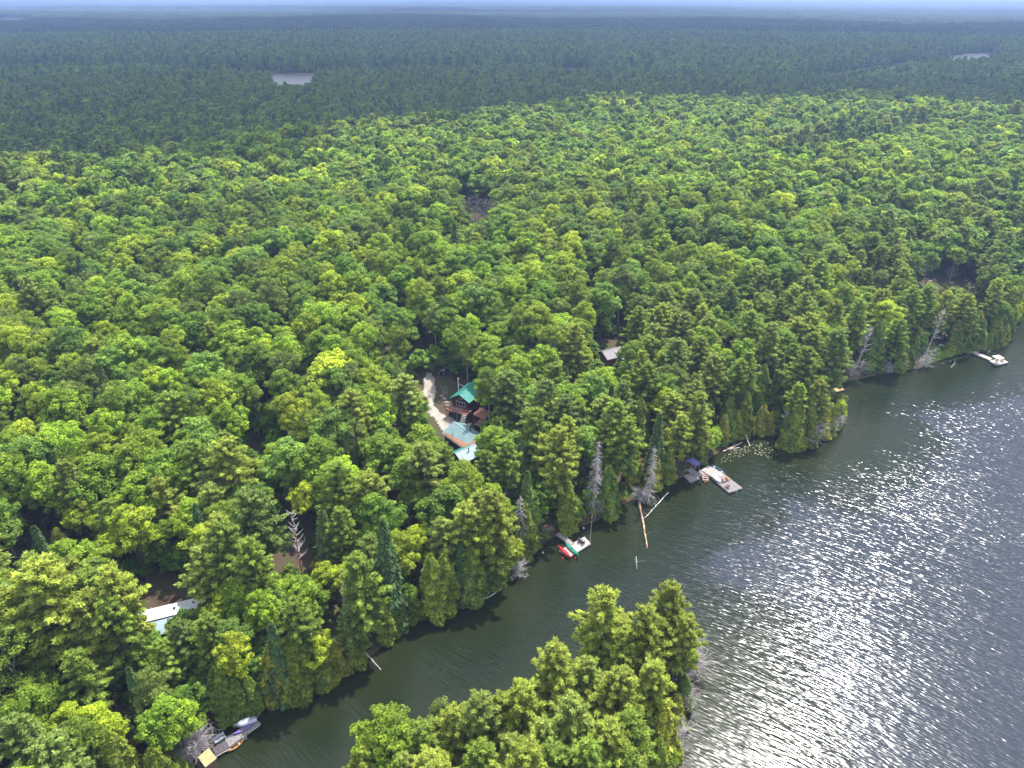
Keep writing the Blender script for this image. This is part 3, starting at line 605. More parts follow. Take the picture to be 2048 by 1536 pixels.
print('near trees', len(TREES))

# -- which are individuals: the nearest of each kind that show in the photograph
FAM = {'sapling': 'broad', 'maple': 'broad', 'aspen': 'broad', 'pine': 'pine', 'cedar': 'cedar', 'spruce': 'spruce'}
T_xyz = np.array([[t[1], t[2], t[3]] for t in TREES]); T_H = np.array([PROTO[t[0]][t[6]].H * t[4] for t in TREES])
tx, ty, td = project(T_xyz[:, 0], T_xyz[:, 1], T_xyz[:, 2] + T_H * 0.92)
inside = (tx > -25) & (tx < 2073) & (ty < 1530) & (ty > -20)
chosen = set()
for fam, cap in (('broad', 298), ('pine', 298), ('cedar', 230), ('spruce', 40)):
    c = [i for i in range(len(TREES)) if FAM[TREES[i][0]] == fam and inside[i]]
    c.sort(key=lambda i: (td[i] / T_H[i]))
    chosen |= set(c[:cap])
TREE_NAME = {'sapling': 'young_tree', 'maple': 'broadleaf_tree', 'aspen': 'broadleaf_tree', 'pine': 'pine_tree', 'cedar': 'cedar_tree', 'spruce': 'spruce_tree'}
IND = []
for i in sorted(chosen):
    kd, x, y, z, sc, rot, sh, ti, hand = TREES[i]; pr = PROTO[kd][sh]; cm, tm = pr.parts()
    e = obj(TREE_NAME[kd], None, loc=(x, y, z - 0.05), rotz=rot); w = sc * (1.0 if hand else rng.uniform(0.86, 1.2)); w = w if sc > 0.8 or kd == 'sapling' else w * (1 + 0.35 * (0.8 - sc)); e.scale = (w, w, sc)
    c = obj('crown', cm, e); t = obj('trunk', tm, e); c['leaf_colour'] = TINTS[kd][ti][0]
    IND.append((e, kd, ti, i, float(tx[i]), float(ty[i]), float(T_H[i]), hand))
# -- the others: one scattered object per family, finer models near, coarser ones far
rest = [i for i in range(len(TREES)) if i not in chosen]
def scatter_rows(name, rows, lib, label, cat, fine_cut=None):
    protos = []; key = {}
    P, I, Rr, S = [], [], [], []
    for (kd, x, y, z, H_, rot, ti) in rows:
        n = len(lib[kd]); sh = rng.randint(n); kk = (kd, sh, ti)
        if kk not in key: key[kk] = len(protos); protos.append((lib[kd][sh].one(), TINTS[kd][ti][0]))
        s = H_ / lib[kd][sh].H; w = s * rng.uniform(0.82, 1.28); P.append((x, y, z - 0.05)); I.append(key[kk]); Rr.append(rot); S.append((w, w, s))
    return scatter(name, protos, P, I, Rr, S, label, cat)
def rows_of(idx): return [(TREES[i][0], TREES[i][1], TREES[i][2], TREES[i][3], T_H[i], TREES[i][5], TREES[i][7]) for i in idx]
dist = np.hypot(T_xyz[:, 0], T_xyz[:, 1])
a = [i for i in rest if FAM[TREES[i][0]] == 'broad' and dist[i] < 300]; b = [i for i in rest if FAM[TREES[i][0]] == 'broad' and dist[i] >= 300]
scatter_rows('broadleaf_forest', rows_of(a), PROTO, 'closed canopy of sunlit green broadleaf trees behind the cabins', 'forest')
b = [i for i in b if TREES[i][0] != 'sapling']
scatter_rows('hilltop_forest', rows_of(b), MID, 'sunlit green broadleaf canopy reaching up to the crest of the hill', 'forest')
a = [i for i in rest if FAM[TREES[i][0]] != 'broad' and dist[i] < 300 and TREES[i][0] in PROTO]; b = [i for i in rest if FAM[TREES[i][0]] != 'broad' and dist[i] >= 300 and TREES[i][0] != 'cedar']
scatter_rows('shore_conifers', rows_of(a), PROTO, 'pines and cedars crowded behind the first row along the shore', 'forest')
scatter_rows('hill_conifers', rows_of(b), MID, 'scattered dark conifers rising out of the green hill canopy', 'forest')

# -- the shaded forest beyond the hill
def far_rows(r0, r1, s, lib):
    x, y = grid(-0.8 * r1, 0.8 * r1, r0 * 0.6, r1, s); r = np.hypot(x, y); er = edge_r(x, y)
    k = (r > np.maximum(r0, er + 34)) & (r <= r1) & (np.abs(x) < 0.76 * y + 30); x, y = x[k], y[k]; z = terrain(x, y)
    k = z > 0.15
    for P in list(PONDS.values()): k &= sdist(P, x, y) > 3
    for P in MARSH: k &= ~inpoly(P, x, y)
    x, y, z = x[k], y[k], z[k]; px, py, _ = project(x, y, z); n = len(x); u = rng.uniform(0, 1, n); pt = wob(x, y, 260, 21); rows = []
    for i in range(n):
        right = 0.35 * smooth((px[i] - 900) / 500) * smooth((1050 - math.hypot(x[i], y[i])) / 300)
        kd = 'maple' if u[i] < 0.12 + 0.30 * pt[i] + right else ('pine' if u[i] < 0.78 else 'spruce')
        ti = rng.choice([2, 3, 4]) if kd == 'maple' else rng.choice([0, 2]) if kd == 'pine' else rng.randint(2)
        rows.append((kd, x[i], y[i], z[i], rng.uniform(13, 21) if kd != 'maple' else rng.uniform(11, 16), rng.uniform(0, 6.28), ti))
    return rows
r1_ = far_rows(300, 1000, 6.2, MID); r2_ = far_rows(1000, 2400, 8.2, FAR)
print('far trees', len(r1_), len(r2_))
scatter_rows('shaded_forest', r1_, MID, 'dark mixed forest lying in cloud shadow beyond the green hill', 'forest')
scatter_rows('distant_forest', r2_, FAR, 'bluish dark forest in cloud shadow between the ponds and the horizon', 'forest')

# -- farther still: patches of woodland
def patch_mesh(seed, size, n, H_, R_p, faces, kd):
    r = np.random.RandomState(seed); C, Nn, T = [], [], []
    px = r.uniform(-size / 2, size / 2, (n, 2)) * 1.06
    for q in px:
        h = H_ * r.uniform(0.75, 1.2); rr = R_p * r.uniform(0.7, 1.3); u = unit(r, faces, 0.7)
        pos = np.stack([q[0] + u[:, 0] * rr, q[1] + u[:, 1] * rr, h * 0.55 + u[:, 2] * h * 0.45], -1)
        C.append(pos); Nn.append(u * 0.8 + np.array([0, 0, 0.5]) + r.normal(size=(faces, 3)) * 0.3); T.append(np.full(faces, r.uniform(0.65, 1.35)))
    C = np.concatenate(C); Nn = np.concatenate(Nn); T = np.concatenate(T); V, F = quads(C, Nn, R_p * 1.15, r, 1.2, tri=True)
    return mesh_np('woodland_patch', V, [F], [M_needle if kd else M_leaf], tint=np.repeat(T, 3))
PM = [(patch_mesh(i, 70, 130, 17 if i < 4 else 6, 3.4, 11, i % 2), c) for i, c in enumerate([(0.075, 0.10, 0.04), (0.085, 0.13, 0.04), (0.06, 0.09, 0.045), (0.095, 0.14, 0.04), (0.30, 0.36, 0.14)])]
def patch_rows(r0, r1, s):
    x, y = grid(-0.8 * r1, 0.8 * r1, r0 * 0.6, r1, s, 0.08); r = np.hypot(x, y); k = (r > r0) & (r <= r1) & (np.abs(x) < 0.76 * y + 100); x, y = x[k], y[k]; z = terrain(x, y)
    k = (z > 0.3)
    for P in PONDS.values(): k &= sdist(P, x, y) > s * 0.5
    return x[k], y[k], z[k]
P_, I_, R__, S_ = [], [], [], []
for (r0, r1, s, f) in ((2380, 6500, 62, 1.0), (6400, 22000, 210, 3.4)):
    x, y, z = patch_rows(r0, r1, s); n = len(x); w = wob(x, y, 1500, 40)
    fields = (r0 > 6000) & (rng.uniform(0, 1, n) < 0.12)
    for i in range(n):
        if fields[i]: continue
        P_.append((x[i], y[i], z[i])); I_.append(4 if (r0 > 6000 and wob(x[i] * 0.5, y[i], 900, 3) > 0.22) else int(rng.randint(2) * 2 + (w[i] + rng.normal() * 0.3 > 0.1)) % 4); R__.append(rng.randint(4) * 1.5708); S_.append((f, f, 1.0 if f < 2 else 1.7))
print('patches', len(P_))
scatter('horizon_forest', PM, P_, I_, R__, S_, 'pale hazy woodland fading towards the horizon', 'forest')

# -- undergrowth
x, y = grid(-230, 330, 20, 330, 3.0); k = (np.abs(x) < 0.78 * y + 30); x, y = x[k], y[k]; d = shore_dist(x, y); z = terrain(x, y)
k = (d > 0.5) & (~is_bare(x, y) | (rng.uniform(0, 1, len(x)) < 0.10)) & ~((d > 25) & (rng.uniform(0, 1, len(x)) < 0.5)); x, y, z = x[k], y[k], z[k]
rows = [('shrub', x[i], y[i], z[i], rng.uniform(0.8, 2.6), rng.uniform(0, 6.28), rng.choice([0, 1, 0, 1, 2])) for i in range(len(x))]
scatter_rows('undergrowth', rows, PROTO, 'low green shrubs and saplings under the trees and along the banks', 'undergrowth')
# ------------------------------------------------------------------ modelling helper for everything that was made by hand
class MB:
    def __init__(s, ox=0.0, oy=0.0, oz=0.0, rot=0.0):
        s.M = Matrix.Translation((ox, oy, oz)) @ Matrix.Rotation(rot, 4, 'Z'); s.V = []; s.F = []
    def add(s, vs, fs, raw=False):
        b = len(s.V); s.V += [tuple(Vector(v)) if raw else tuple(s.M @ Vector(v)) for v in vs]; s.F += [tuple(b + i for i in f) for f in fs]; return s
    def box(s, x0, x1, y0, y1, z0, z1):
        v = [(x, y, z) for z in (z0, z1) for y in (y0, y1) for x in (x0, x1)]
        return s.add(v, [(0, 2, 3, 1), (4, 5, 7, 6), (0, 1, 5, 4), (2, 6, 7, 3), (0, 4, 6, 2), (1, 3, 7, 5)])
    def slab(s, a, b, c, d, th):
        """four corners of the top face, thickness th straight down"""
        v = [Vector(p) for p in (a, b, c, d)]; w = [p - Vector((0, 0, th)) for p in v]
        return s.add(v + w, [(0, 1, 2, 3), (7, 6, 5, 4), (0, 4, 5, 1), (1, 5, 6, 2), (2, 6, 7, 3), (3, 7, 4, 0)])
    def prism(s, pts, y0, y1):
        """polygon in the xz plane swept along y"""
        n = len(pts); v = [(p[0], y0, p[1]) for p in pts] + [(p[0], y1, p[1]) for p in pts]
        return s.add(v, [tuple(range(n))[::-1], tuple(range(n, 2 * n))] + [(i, (i + 1) % n, n + (i + 1) % n, n + i) for i in range(n)])
    def bar(s, p, q, r, r1=None, sides=6):
        p = Vector(p); q = Vector(q); d = (q - p).normalized(); u = d.cross(Vector((0, 0, 1)) if abs(d.z) < .9 else Vector((1, 0, 0))).normalized(); w = d.cross(u); r1 = r if r1 is None else r1
        v = [c + (u * math.cos(6.2832 * k / sides) + w * math.sin(6.2832 * k / sides)) * rr for c, rr in ((p, r), (q, r1)) for k in range(sides)]
        return s.add(v, [tuple(range(sides))[::-1], tuple(range(sides, 2 * sides))] + [(k, (k + 1) % sides, sides + (k + 1) % sides, sides + k) for k in range(sides)])
    def planks(s, a, b, c, d, n, th, gap=0.03):
        """boards across the quad a-b-c-d, laid one after another from a-b towards d-c"""
        a, b, c, d = [Vector(p) for p in (a, b, c, d)]; g = gap / max(0.1, (d - a).length)
        for i in range(n):
            t0 = i / n + g / 2; t1 = (i + 1) / n - g / 2; dz = Vector((0, 0, (rr_.random() - .5) * 0.012))
            s.slab(a.lerp(d, t0) + dz, b.lerp(c, t0) + dz, b.lerp(c, t1) + dz, a.lerp(d, t1) + dz, th)
        return s
    def build(s, name, m, parent=None, label=None, smooth_=False):
        me = bpy.data.meshes.new(name); me.from_pydata(s.V, [], s.F); me.materials.append(m); me.update()
        if smooth_: me.polygons.foreach_set('use_smooth', np.ones(len(me.polygons), bool))
        o = obj(name, me, parent)
        if label: o['label'] = label
        return o
rr_ = random.Random(3)
def thing(name, label, cat, x, y, z, group=None, rotz=0.0):
    return tag(obj(name, None, loc=(x, y, z), rotz=rotz), label, cat, group)

M_teal = mat('green_metal_roof', (0.028, 0.19, 0.155), 0.45, 0.4, (1.5, (0.045, 0.23, 0.20)))
M_greymetal = mat('grey_green_metal_roof', (0.15, 0.25, 0.25), 0.5, 0.4, (0.8, (0.20, 0.29, 0.30)))
M_palelit = mat('pale_awning_sunlit_roof', (0.19, 0.27, 0.30), 0.5, 0.4, (0.8, (0.25, 0.32, 0.35)))  # for the awning, and the wing slope with sunlight put into the colour
M_darkwall = mat('dark_red_siding', (0.075, 0.032, 0.026), 0.8, 0.2, (5.0, (0.05, 0.025, 0.02)))
M_white = mat('white_paint', (0.62, 0.63, 0.66), 0.5, 0.3, (2.0, (0.48, 0.49, 0.51)))
M_glass = mat('window_glass', (0.03, 0.04, 0.05), 0.08, 0.8)
M_redwood = mat('red_stained_boards', (0.24, 0.10, 0.08), 0.75, 0.2, (4.0, (0.16, 0.07, 0.055)))
M_greywood = mat('weathered_boards', (0.29, 0.27, 0.265), 0.85, 0.15, (3.0, (0.18, 0.17, 0.165)))
M_palewood = mat('bleached_boards', (0.42, 0.39, 0.365), 0.85, 0.15, (3.0, (0.29, 0.265, 0.25)))
M_darkwood = mat('old_dark_boards', (0.13, 0.115, 0.12), 0.85, 0.15, (3.0, (0.08, 0.07, 0.075)))
M_brownwood = mat('brown_boards', (0.20, 0.12, 0.07), 0.8, 0.2, (4.0, (0.13, 0.08, 0.05)))
M_tan = mat('tan_plywood', (0.46, 0.32, 0.15), 0.8, 0.15, (1.2, (0.38, 0.25, 0.11)))
M_orange = mat('orange_boards', (0.42, 0.20, 0.06), 0.7, 0.2, (4.0, (0.3, 0.14, 0.05)))
M_rustroof = mat('rusty_roof', (0.36, 0.13, 0.08), 0.8, 0.15, (2.5, (0.25, 0.14, 0.10)))
M_shingle = mat('grey_shingle', (0.24, 0.22, 0.24), 0.9, 0.1, (3.0, (0.33, 0.30, 0.31)))
M_litter = mat('fallen_pine_needles', (0.40, 0.17, 0.10), 0.95, 0.05, (4.0, (0.28, 0.15, 0.09)))
M_red = mat('red_hull', (0.50, 0.02, 0.03), 0.3, 0.5, (2.0, (0.42, 0.02, 0.025)))
M_green = mat('green_hull', (0.01, 0.22, 0.13), 0.3, 0.5, (2.0, (0.012, 0.17, 0.10)))
M_blue = mat('blue_hull', (0.01, 0.13, 0.20), 0.3, 0.5, (2.0, (0.01, 0.10, 0.16)))
M_purple = mat('purple_hull', (0.12, 0.05, 0.20), 0.3, 0.5, (3.0, (0.10, 0.10, 0.34)))
M_alu = mat('dull_aluminium', (0.36, 0.38, 0.44), 0.45, 0.5, (2.0, (0.26, 0.28, 0.34)), metal=0.4)
M_black = mat('black_plastic', (0.02, 0.02, 0.022), 0.5, 0.4, (5.0, (0.03, 0.03, 0.03)))
M_cedarw = mat('cedar_boards', (0.48, 0.22, 0.12), 0.7, 0.2, (4.0, (0.36, 0.17, 0.10)))
M_bluroof = mat('blue_metal_roof', (0.09, 0.10, 0.30), 0.35, 0.6, (2.0, (0.20, 0.21, 0.42)))
M_gravel = mat('pale_gravel', (0.36, 0.33, 0.295), 0.95, 0.05, (0.7, (0.27, 0.235, 0.20)), bump=0.4)
M_rock = mat('pinkish_rock', (0.34, 0.27, 0.25), 0.9, 0.1, (2.0, (0.22, 0.18, 0.17)), bump=0.4)
M_log = mat('bare_log', (0.52, 0.42, 0.34), 0.8, 0.15, (1.2, (0.45, 0.22, 0.10), 0.1))
M_wlog = mat('bleached_log', (0.62, 0.60, 0.57), 0.85, 0.1, (2.0, (0.42, 0.40, 0.38)))
M_greybark = mat('grey_bark', (0.17, 0.15, 0.16), 0.9, 0.1, (2.0, (0.11, 0.10, 0.105)))
M_carpaint = mat('dark_car_paint', (0.012, 0.014, 0.02), 0.2, 0.7)

def loc3(px, py, extra=0.0): x, y, z = ground_pt(px, py, extra); return x, y, z
def wpx(px, py, z): p = plane_pt(px, py, z); return (float(p[0]), float(p[1]), z)

def roof_ribs(mb, a, b, c, d, n, h=0.05, w=0.05):
    """standing seams running from edge a-b to edge d-c"""
    a, b, c, d = [Vector(p) for p in (a, b, c, d)]; up = Vector((0, 0, h))
    for i in range(n + 1):
        t = i / n; p = a.lerp(b, t) + up; q = d.lerp(c, t) + up; e_ = (b - a).normalized() * w / 2
        mb.slab(p - e_, p + e_, q + e_, q - e_, h * 1.4)
    return mb
def gable_house(root, fr, hw, L, wall, rise, over, m_wall, m_roof_l, m_roof_r, ribs=0, y0=0.0, names=('wall', 'roof')):
    """ridge along local y from y0 to y0+L, half width hw; returns the two roof parts"""
    w = MB(*fr); w.box(-hw, hw, y0, y0 + L, -2.0, wall); w.build(names[0], m_wall, root)
    g = MB(*fr); g.prism([(-hw, wall + 0.002), (hw, wall + 0.002), (0, wall + rise)], y0 + 0.003, y0 + L - 0.003); g.build('gable', m_wall, root)
    k = (hw + over) / hw; ez = wall + rise - rise * k; t = 0.10; out = []
    for sgn, m_ in ((1, m_roof_l), (-1, m_roof_r)):
        r = MB(*fr); A = (sgn * 0.006, y0 - over, wall + rise + t); Bq = (sgn * 0.006, y0 + L + over, wall + rise + t); Cq = (sgn * hw * k, y0 + L + over, ez + t); Dq = (sgn * hw * k, y0 - over, ez + t)
        if sgn > 0: r.slab(A, Dq, Cq, Bq, t)
        else: r.slab(A, Bq, Cq, Dq, t)
        if ribs: roof_ribs(r, A, Bq, Cq, Dq, ribs)
        out.append(r.build(names[1], m_, root))
    rc_ = MB(*fr); rc_.box(-0.12, 0.12, y0 - over - 0.01, y0 + L + over + 0.01, wall + rise + t - 0.02, wall + rise + t + 0.05); rc_.build('ridge_cap', m_roof_l, root)
    return out
def window(root, fr, x0, x1, z0, z1, y, mull=1):
    f = MB(*fr); t = 0.07; f.box(x0, x1, y - 0.06, y - 0.004, z0, z0 + t).box(x0, x1, y - 0.06, y - 0.004, z1 - t, z1).box(x0, x0 + t, y - 0.058, y - 0.006, z0 + t, z1 - t).box(x1 - t, x1, y - 0.058, y - 0.006, z0 + t, z1 - t)
    for i in range(mull): xm = x0 + (x1 - x0) * (i + 1) / (mull + 1); f.box(xm - 0.035, xm + 0.035, y - 0.056, y - 0.008, z0 + t, z1 - t)
    w = f.build('window', M_white, root); g = MB(*fr); g.box(x0 + t * .5, x1 - t * .5, y - 0.03, y - 0.005, z0 + t * .5, z1 - t * .5); g.build('pane', M_glass, w)
def railing(fr, pts, h, step=1.2, m_=None, root=None, name='railing'):
    r = MB(*fr)
    for p, q in zip(pts[:-1], pts[1:]):
        p = Vector(p); q = Vector(q); n = max(1, int((q - p).length / step)); up = Vector((0, 0, h))
        for i in range(n + 1): c = p.lerp(q, i / n); r.bar(c, c + up, 0.045, sides=4)
        r.bar(p + up, q + up, 0.05, sides=4); r.bar(p + up * 0.5, q + up * 0.5, 0.03, sides=4)
    return r.build(name, m_ or M_greywood, root)
def stair(mb, top, bot, w, n, side):
    """open treads from top to bottom; side = unit vector across"""
    top = Vector(top); bot = Vector(bot); s_ = Vector(side) * w / 2; d = bot - top; run = Vector((d.x, d.y, 0)).normalized()
    for i in range(n):
        c = top + d * (i + 0.5) / n; mb.slab(c - s_ - run * 0.13, c + s_ - run * 0.13, c + s_ + run * 0.13, c - s_ + run * 0.13, 0.05)
    for sg in (-1, 1): a = top + s_ * sg * 1.06; b = bot + s_ * sg * 1.06; mb.slab(a - s_ * .05, a + s_ * .05, b + s_ * .05, b - s_ * .05, 0.22)
    return mb

# ---- the green-roofed cabin above the drive
x, y, z = loc3(922, 834); cab = thing('cabin', 'two-storey cabin with green metal gable roof and railed front deck beside the gravel drive', 'cabin', x, y, z); rot = math.radians(-27.5); fr = (0, 0, 0, rot)
gable_house(cab, fr, 2.35, 7.4, 5.0, 1.35, 0.45, M_darkwall, M_teal, M_teal, 14)
window(cab, fr, -1.25, 1.35, 3.0, 4.35, 0.0, 2)
g = MB(*fr); g.box(-1.3, 1.3, -0.05, -0.003, 0.0, 2.1); g.build('garage_door', M_greywood, cab)
dk = MB(*fr); dk.planks((-3.0, -2.4, 2.7), (3.2, -2.4, 2.7), (3.2, -0.01, 2.7), (-3.0, -0.01, 2.7), 14, 0.06); dk.box(-3.0, 3.2, -2.4, -2.3, 2.36, 2.62); deck = dk.build('deck', M_redwood, cab)
railing(fr, [(-2.9, -0.1, 2.7), (-2.9, -2.3, 2.7), (1.9, -2.3, 2.7)], 0.95, 1.2, M_greywood, deck)
for px_ in (-2.8, 0.2, 3.0): p_ = MB(*fr); p_.bar((px_, -2.2, -1.2), (px_, -2.2, 2.5), 0.09, sides=4); p_.build('post', M_greywood, cab)
s_ = MB(*fr); stair(s_, (2.55, -2.45, 2.66), (2.75, -6.4, -1.5), 1.05, 15, (1, 0, 0)); st_ = s_.build('staircase', M_palewood, cab)
p_ = MB(*fr); p_.bar((-2.75, 3.6, -1), (-2.75, 3.6, 8.3), 0.10).bar((-2.75, 3.6, 8.3), (-2.75, 3.6, 8.5), 0.17, 0.1).bar((-2.7, 3.6, 6.9), (-0.9, 3.6, 6.6), 0.03, sides=4); p_.build('stove_pipe', M_white, cab)
v_ = MB(*fr)
for q in (-0.35, 0.35): v_.box(q - 0.1, q + 0.1, -0.05, -0.002, 5.05, 5.25)
v_.build('gable_vent', M_white, cab)
# ---- the cottage below it, with its wing
x, y, z = loc3(909, 845, 4.2); cot = thing('cottage', 'long cottage with grey-green metal roof and a teal wing painted sunlit-pale below the cabin stairs', 'cottage', x, y, z)
fr = (0, 0, 0, math.radians(-140.3)); R2 = gable_house(cot, fr, 2.9, 9.0, 2.6, 1.5, 0.4, M_darkwall, M_greymetal, M_greymetal, 18)
li = MB(*fr); li.slab((3.25, 0.4, 2.63), (3.28, 9.1, 2.63), (2.1, 9.1, 3.215), (2.9, 0.4, 2.81), 0.03); li.slab((2.05, 8.2, 3.24), (2.05, 9.2, 3.24), (0.35, 9.2, 4.12), (0.35, 8.8, 4.12), 0.03); li.build('needle_litter', M_litter, cot)
fa = MB(*fr); fa.box(3.34, 3.42, -0.4, 9.4, 2.30, 2.44); fa.build('gutter', M_palewood, cot)
pc = MB(*fr); pc.planks((2.95, 0.5, 0.3), (4.6, 0.5, 0.3), (4.6, 8.8, 0.3), (2.95, 8.8, 0.3), 26, 0.06); pc.build('porch_deck', M_brownwood, cot)
ch = MB(*fr); ch.bar((-1.2, 4.6, 3.2), (-1.2, 4.6, 4.9), 0.12).bar((-1.2, 4.6, 4.9), (-1.2, 4.6, 5.05), 0.19, 0.12).bar((2.6, 2.9, 2.9), (2.6, 2.9, 3.6), 0.07); ch.build('stove_pipe', M_black, cot)
ax, ay, az_ = wpx(912.6, 905, z + 3.9); bx_, by_, _ = wpx(948, 888.5, z + 3.9); dx, dy = bx_ - ax, by_ - ay; Lw = math.hypot(dx, dy); rw = math.atan2(-dx, dy) + 0.0
frw = (ax - x, ay - y, 0.0, rw); gable_house(cot, frw, 2.3, Lw, 2.5, 1.25, 0.35, M_darkwall, M_palelit, M_teal, 10, names=('wing_wall', 'wing_roof'))  # one teal roof: its sunlit slope is painted paler than the other
ch = MB(*frw); ch.bar((0.9, Lw * .55, 3.0), (0.9, Lw * .55, 4.3), 0.11).bar((0.9, Lw * .55, 4.3), (0.9, Lw * .55, 4.45), 0.17, 0.1); ch.build('chimney_pipe', M_black, cot)
# ---- rusty roofed wood shed at the foot of the stairs
x, y, z = loc3(958, 850); sh = thing('woodshed', 'low open woodshed with rusty red-brown roof right of the cabin stairs', 'shed', x, y, z); fr = (0, 0, 0, math.radians(-35))
r_ = MB(*fr); A, B_, C_, D_ = (-1.6, -0.2, 2.5), (1.8, -0.2, 2.2), (1.8, 2.6, 2.9), (-1.6, 2.6, 3.2); r_.slab(A, B_, C_, D_, 0.09); roof_ribs(r_, A, B_, C_, D_, 8, 0.04); r_.build('roof', M_rustroof, sh)
r_ = MB(*fr); r_.slab((0.6, -2.6, 1.7), (3.2, -2.6, 1.6), (3.2, -0.3, 2.0), (0.6, -0.3, 2.1), 0.08); r_.build('lean_to_roof', M_brownwood, sh)
w_ = MB(*fr); w_.box(-1.5, 1.7, 2.4, 2.5, -1, 2.75).box(-1.5, -1.4, 0, 2.4, -1, 2.5).box(0.62, 0.72, -2.5, -0.3, -1, 1.65); w_.build('wall', M_redwood, sh)
for q in ((-1.45, 0), (1.65, 0), (3.1, -2.5), (3.1, -0.4), (0.7, -2.5)): p_ = MB(*fr); p_.bar((q[0], q[1], -1.5), (q[0], q[1], 1.6), 0.07, sides=4); p_.build('post', M_redwood, sh)
# ---- grey cottage among the trees
x, y, z = loc3(1206, 701, 4.0); gc = thing('cottage', 'small cottage with grey shingle roof half hidden by trees behind the shore pines', 'cottage', x, y, z); fr = (0, 0, 0, math.radians(-62))
gable_house(gc, fr, 2.5, 5.6, 2.5, 1.3, 0.4, M_redwood, M_shingle, M_shingle)
fr2 = (0, 0, 0, math.radians(-62)); r_ = MB(*fr2); r_.slab((0.2, 3.2, 3.62), (5.0, 3.2, 2.5), (5.0, 6.3, 2.5), (0.2, 6.3, 3.62), 0.1); r_.build('porch_roof', M_shingle, gc)
for q in ((4.8, 3.4), (4.8, 6.1)): p_ = MB(*fr2); p_.bar((q[0], q[1], -2.0), (q[0], q[1], 2.42), 0.07, sides=4); p_.build('porch_post', M_redwood, gc)
# ---- white mobile home under the pines
x, y, z = loc3(278, 1223, 2.9); mh = thing('mobile_home', 'long white mobile home with flat roof under the pines at lower left', 'mobile home', x, y, z); fr = (0, 0, 0, math.radians(21))
w_ = MB(*fr); w_.box(0, 10.8, -2.5, 0, 0.0, 2.6); w_.build('wall', M_white, mh)
r_ = MB(*fr); r_.box(-0.15, 10.95, -2.65, 0.15, 2.604, 2.74)
for k_ in range(19): r_.box(0.2 + k_ * 0.58, 0.26 + k_ * 0.58, -2.6, 0.1, 2.744, 2.77)
r_.build('roof', M_white, mh)
v_ = MB(*fr); v_.box(5.2, 5.6, -1.4, -1.0, 2.775, 2.95).box(8.2, 8.5, -1.0, -0.7, 2.775, 2.9); v_.build('roof_vent', M_black, mh)
v_ = MB(*fr); v_.bar((1.9, -0.6, 2.7), (1.9, -0.6, 3.4), 0.05).bar((1.9, -0.6, 3.4), (2.1, -0.6, 3.45), 0.1); v_.build('vent_pipe', M_white, mh)
a_ = MB(*fr); a_.slab((0.8, -5.6, 2.0), (8.2, -5.6, 2.0), (8.2, -2.66, 2.45), (0.8, -2.66, 2.45), 0.06); a_.build('awning', M_palelit, mh)
for q in (1.0, 4.5, 8.0): p_ = MB(*fr); p_.bar((q, -5.4, -1.5), (q, -5.4, 1.95), 0.05, sides=4); p_.build('awning_post', M_white, mh)
window(mh, (0, 0, 0, math.radians(21)), 1.2, 2.6, 1.0, 2.0, -2.5, 1); window(mh, (0, 0, 0, math.radians(21)), 6.2, 7.6, 1.0, 2.0, -2.5, 1)
# ---- gravel drive
DR = [(852,746),(865,746),(870,760),(873,785),(870,800),(868,812),(884,826),(908,838),(932,850),(914,856),(900,872),(884,862),(868,838),(852,822),(838,812),(843,798),(848,780),(846,762)]
dp = np.array([ground_pt(*p)[:2] for p in DR]); sx_ = np.arange(dp[:, 0].min() - 1, dp[:, 0].max() + 1, 0.5); sy_ = np.arange(dp[:, 1].min() - 1, dp[:, 1].max() + 1, 0.5)
QX, QY = np.meshgrid(sx_, sy_); qd = sdist(dp, QX.ravel(), QY.ravel()) + 0.35 * wob(QX.ravel(), QY.ravel(), 3, 2); qz = terrain(QX.ravel(), QY.ravel()) + 0.10 - 0.12 * smooth((qd + 0.6) / 0.8)
n_ = len(sx_); ii = (np.arange(len(sy_) - 1)[:, None] * n_ + np.arange(n_ - 1)[None, :]).ravel(); f_ = np.stack([ii, ii + 1, ii + n_ + 1, ii + n_], -1); f_ = f_[(qd[f_] < 0.2).all(1)]
tag(obj('gravel_drive', mesh_np('drive', np.stack([QX.ravel(), QY.ravel(), qz], -1), [f_], [M_gravel], smooth_=True)), kind='structure')
# ---- dark car in the shade at the head of the drive
x, y, z = loc3(883, 753); car = thing('parked_car', 'dark car parked nose-out in the shade at the top of the gravel drive', 'car', x, y, z, rotz=math.radians(-12))
b_ = MB(); b_.prism([(-0.9, 0.35), (0.9, 0.35), (0.92, 0.75), (0.86, 1.0), (-0.86, 1.0), (-0.92, 0.75)], 0, 4.5); b_.build('body', M_carpaint, car)
b_ = MB(); v = [(-0.82, 1.1, 1.003), (0.82, 1.1, 1.003), (0.82, 4.4, 1.003), (-0.82, 4.4, 1.003), (-0.66, 1.8, 1.62), (0.66, 1.8, 1.62), (0.66, 4.1, 1.62), (-0.66, 4.1, 1.62)]
b_.add(v, [(4, 5, 6, 7), (0, 1, 5, 4), (1, 2, 6, 5), (2, 3, 7, 6), (3, 0, 4, 7)]); b_.build('cabin', M_carpaint, car)
b_ = MB(); b_.add([(-0.72, 1.13, 1.06), (0.72, 1.13, 1.06), (0.6, 1.72, 1.58), (-0.6, 1.72, 1.58)], [(0, 1, 2, 3)]); b_.build('windscreen', M_glass, car)
for q in ((-0.85, 0.8), (0.85, 0.8), (-0.85, 3.6), (0.85, 3.6)): w_ = MB(); w_.bar((q[0] - 0.1, q[1], 0.34), (q[0] + 0.1, q[1], 0.34), 0.34, sides=14); w_.build('wheel', M_black, car)
for q in (-0.62, 0.62): w_ = MB(); w_.box(q - 0.16, q + 0.16, -0.03, 0.02, 0.68, 0.86); w_.build('headlight', M_white, car)

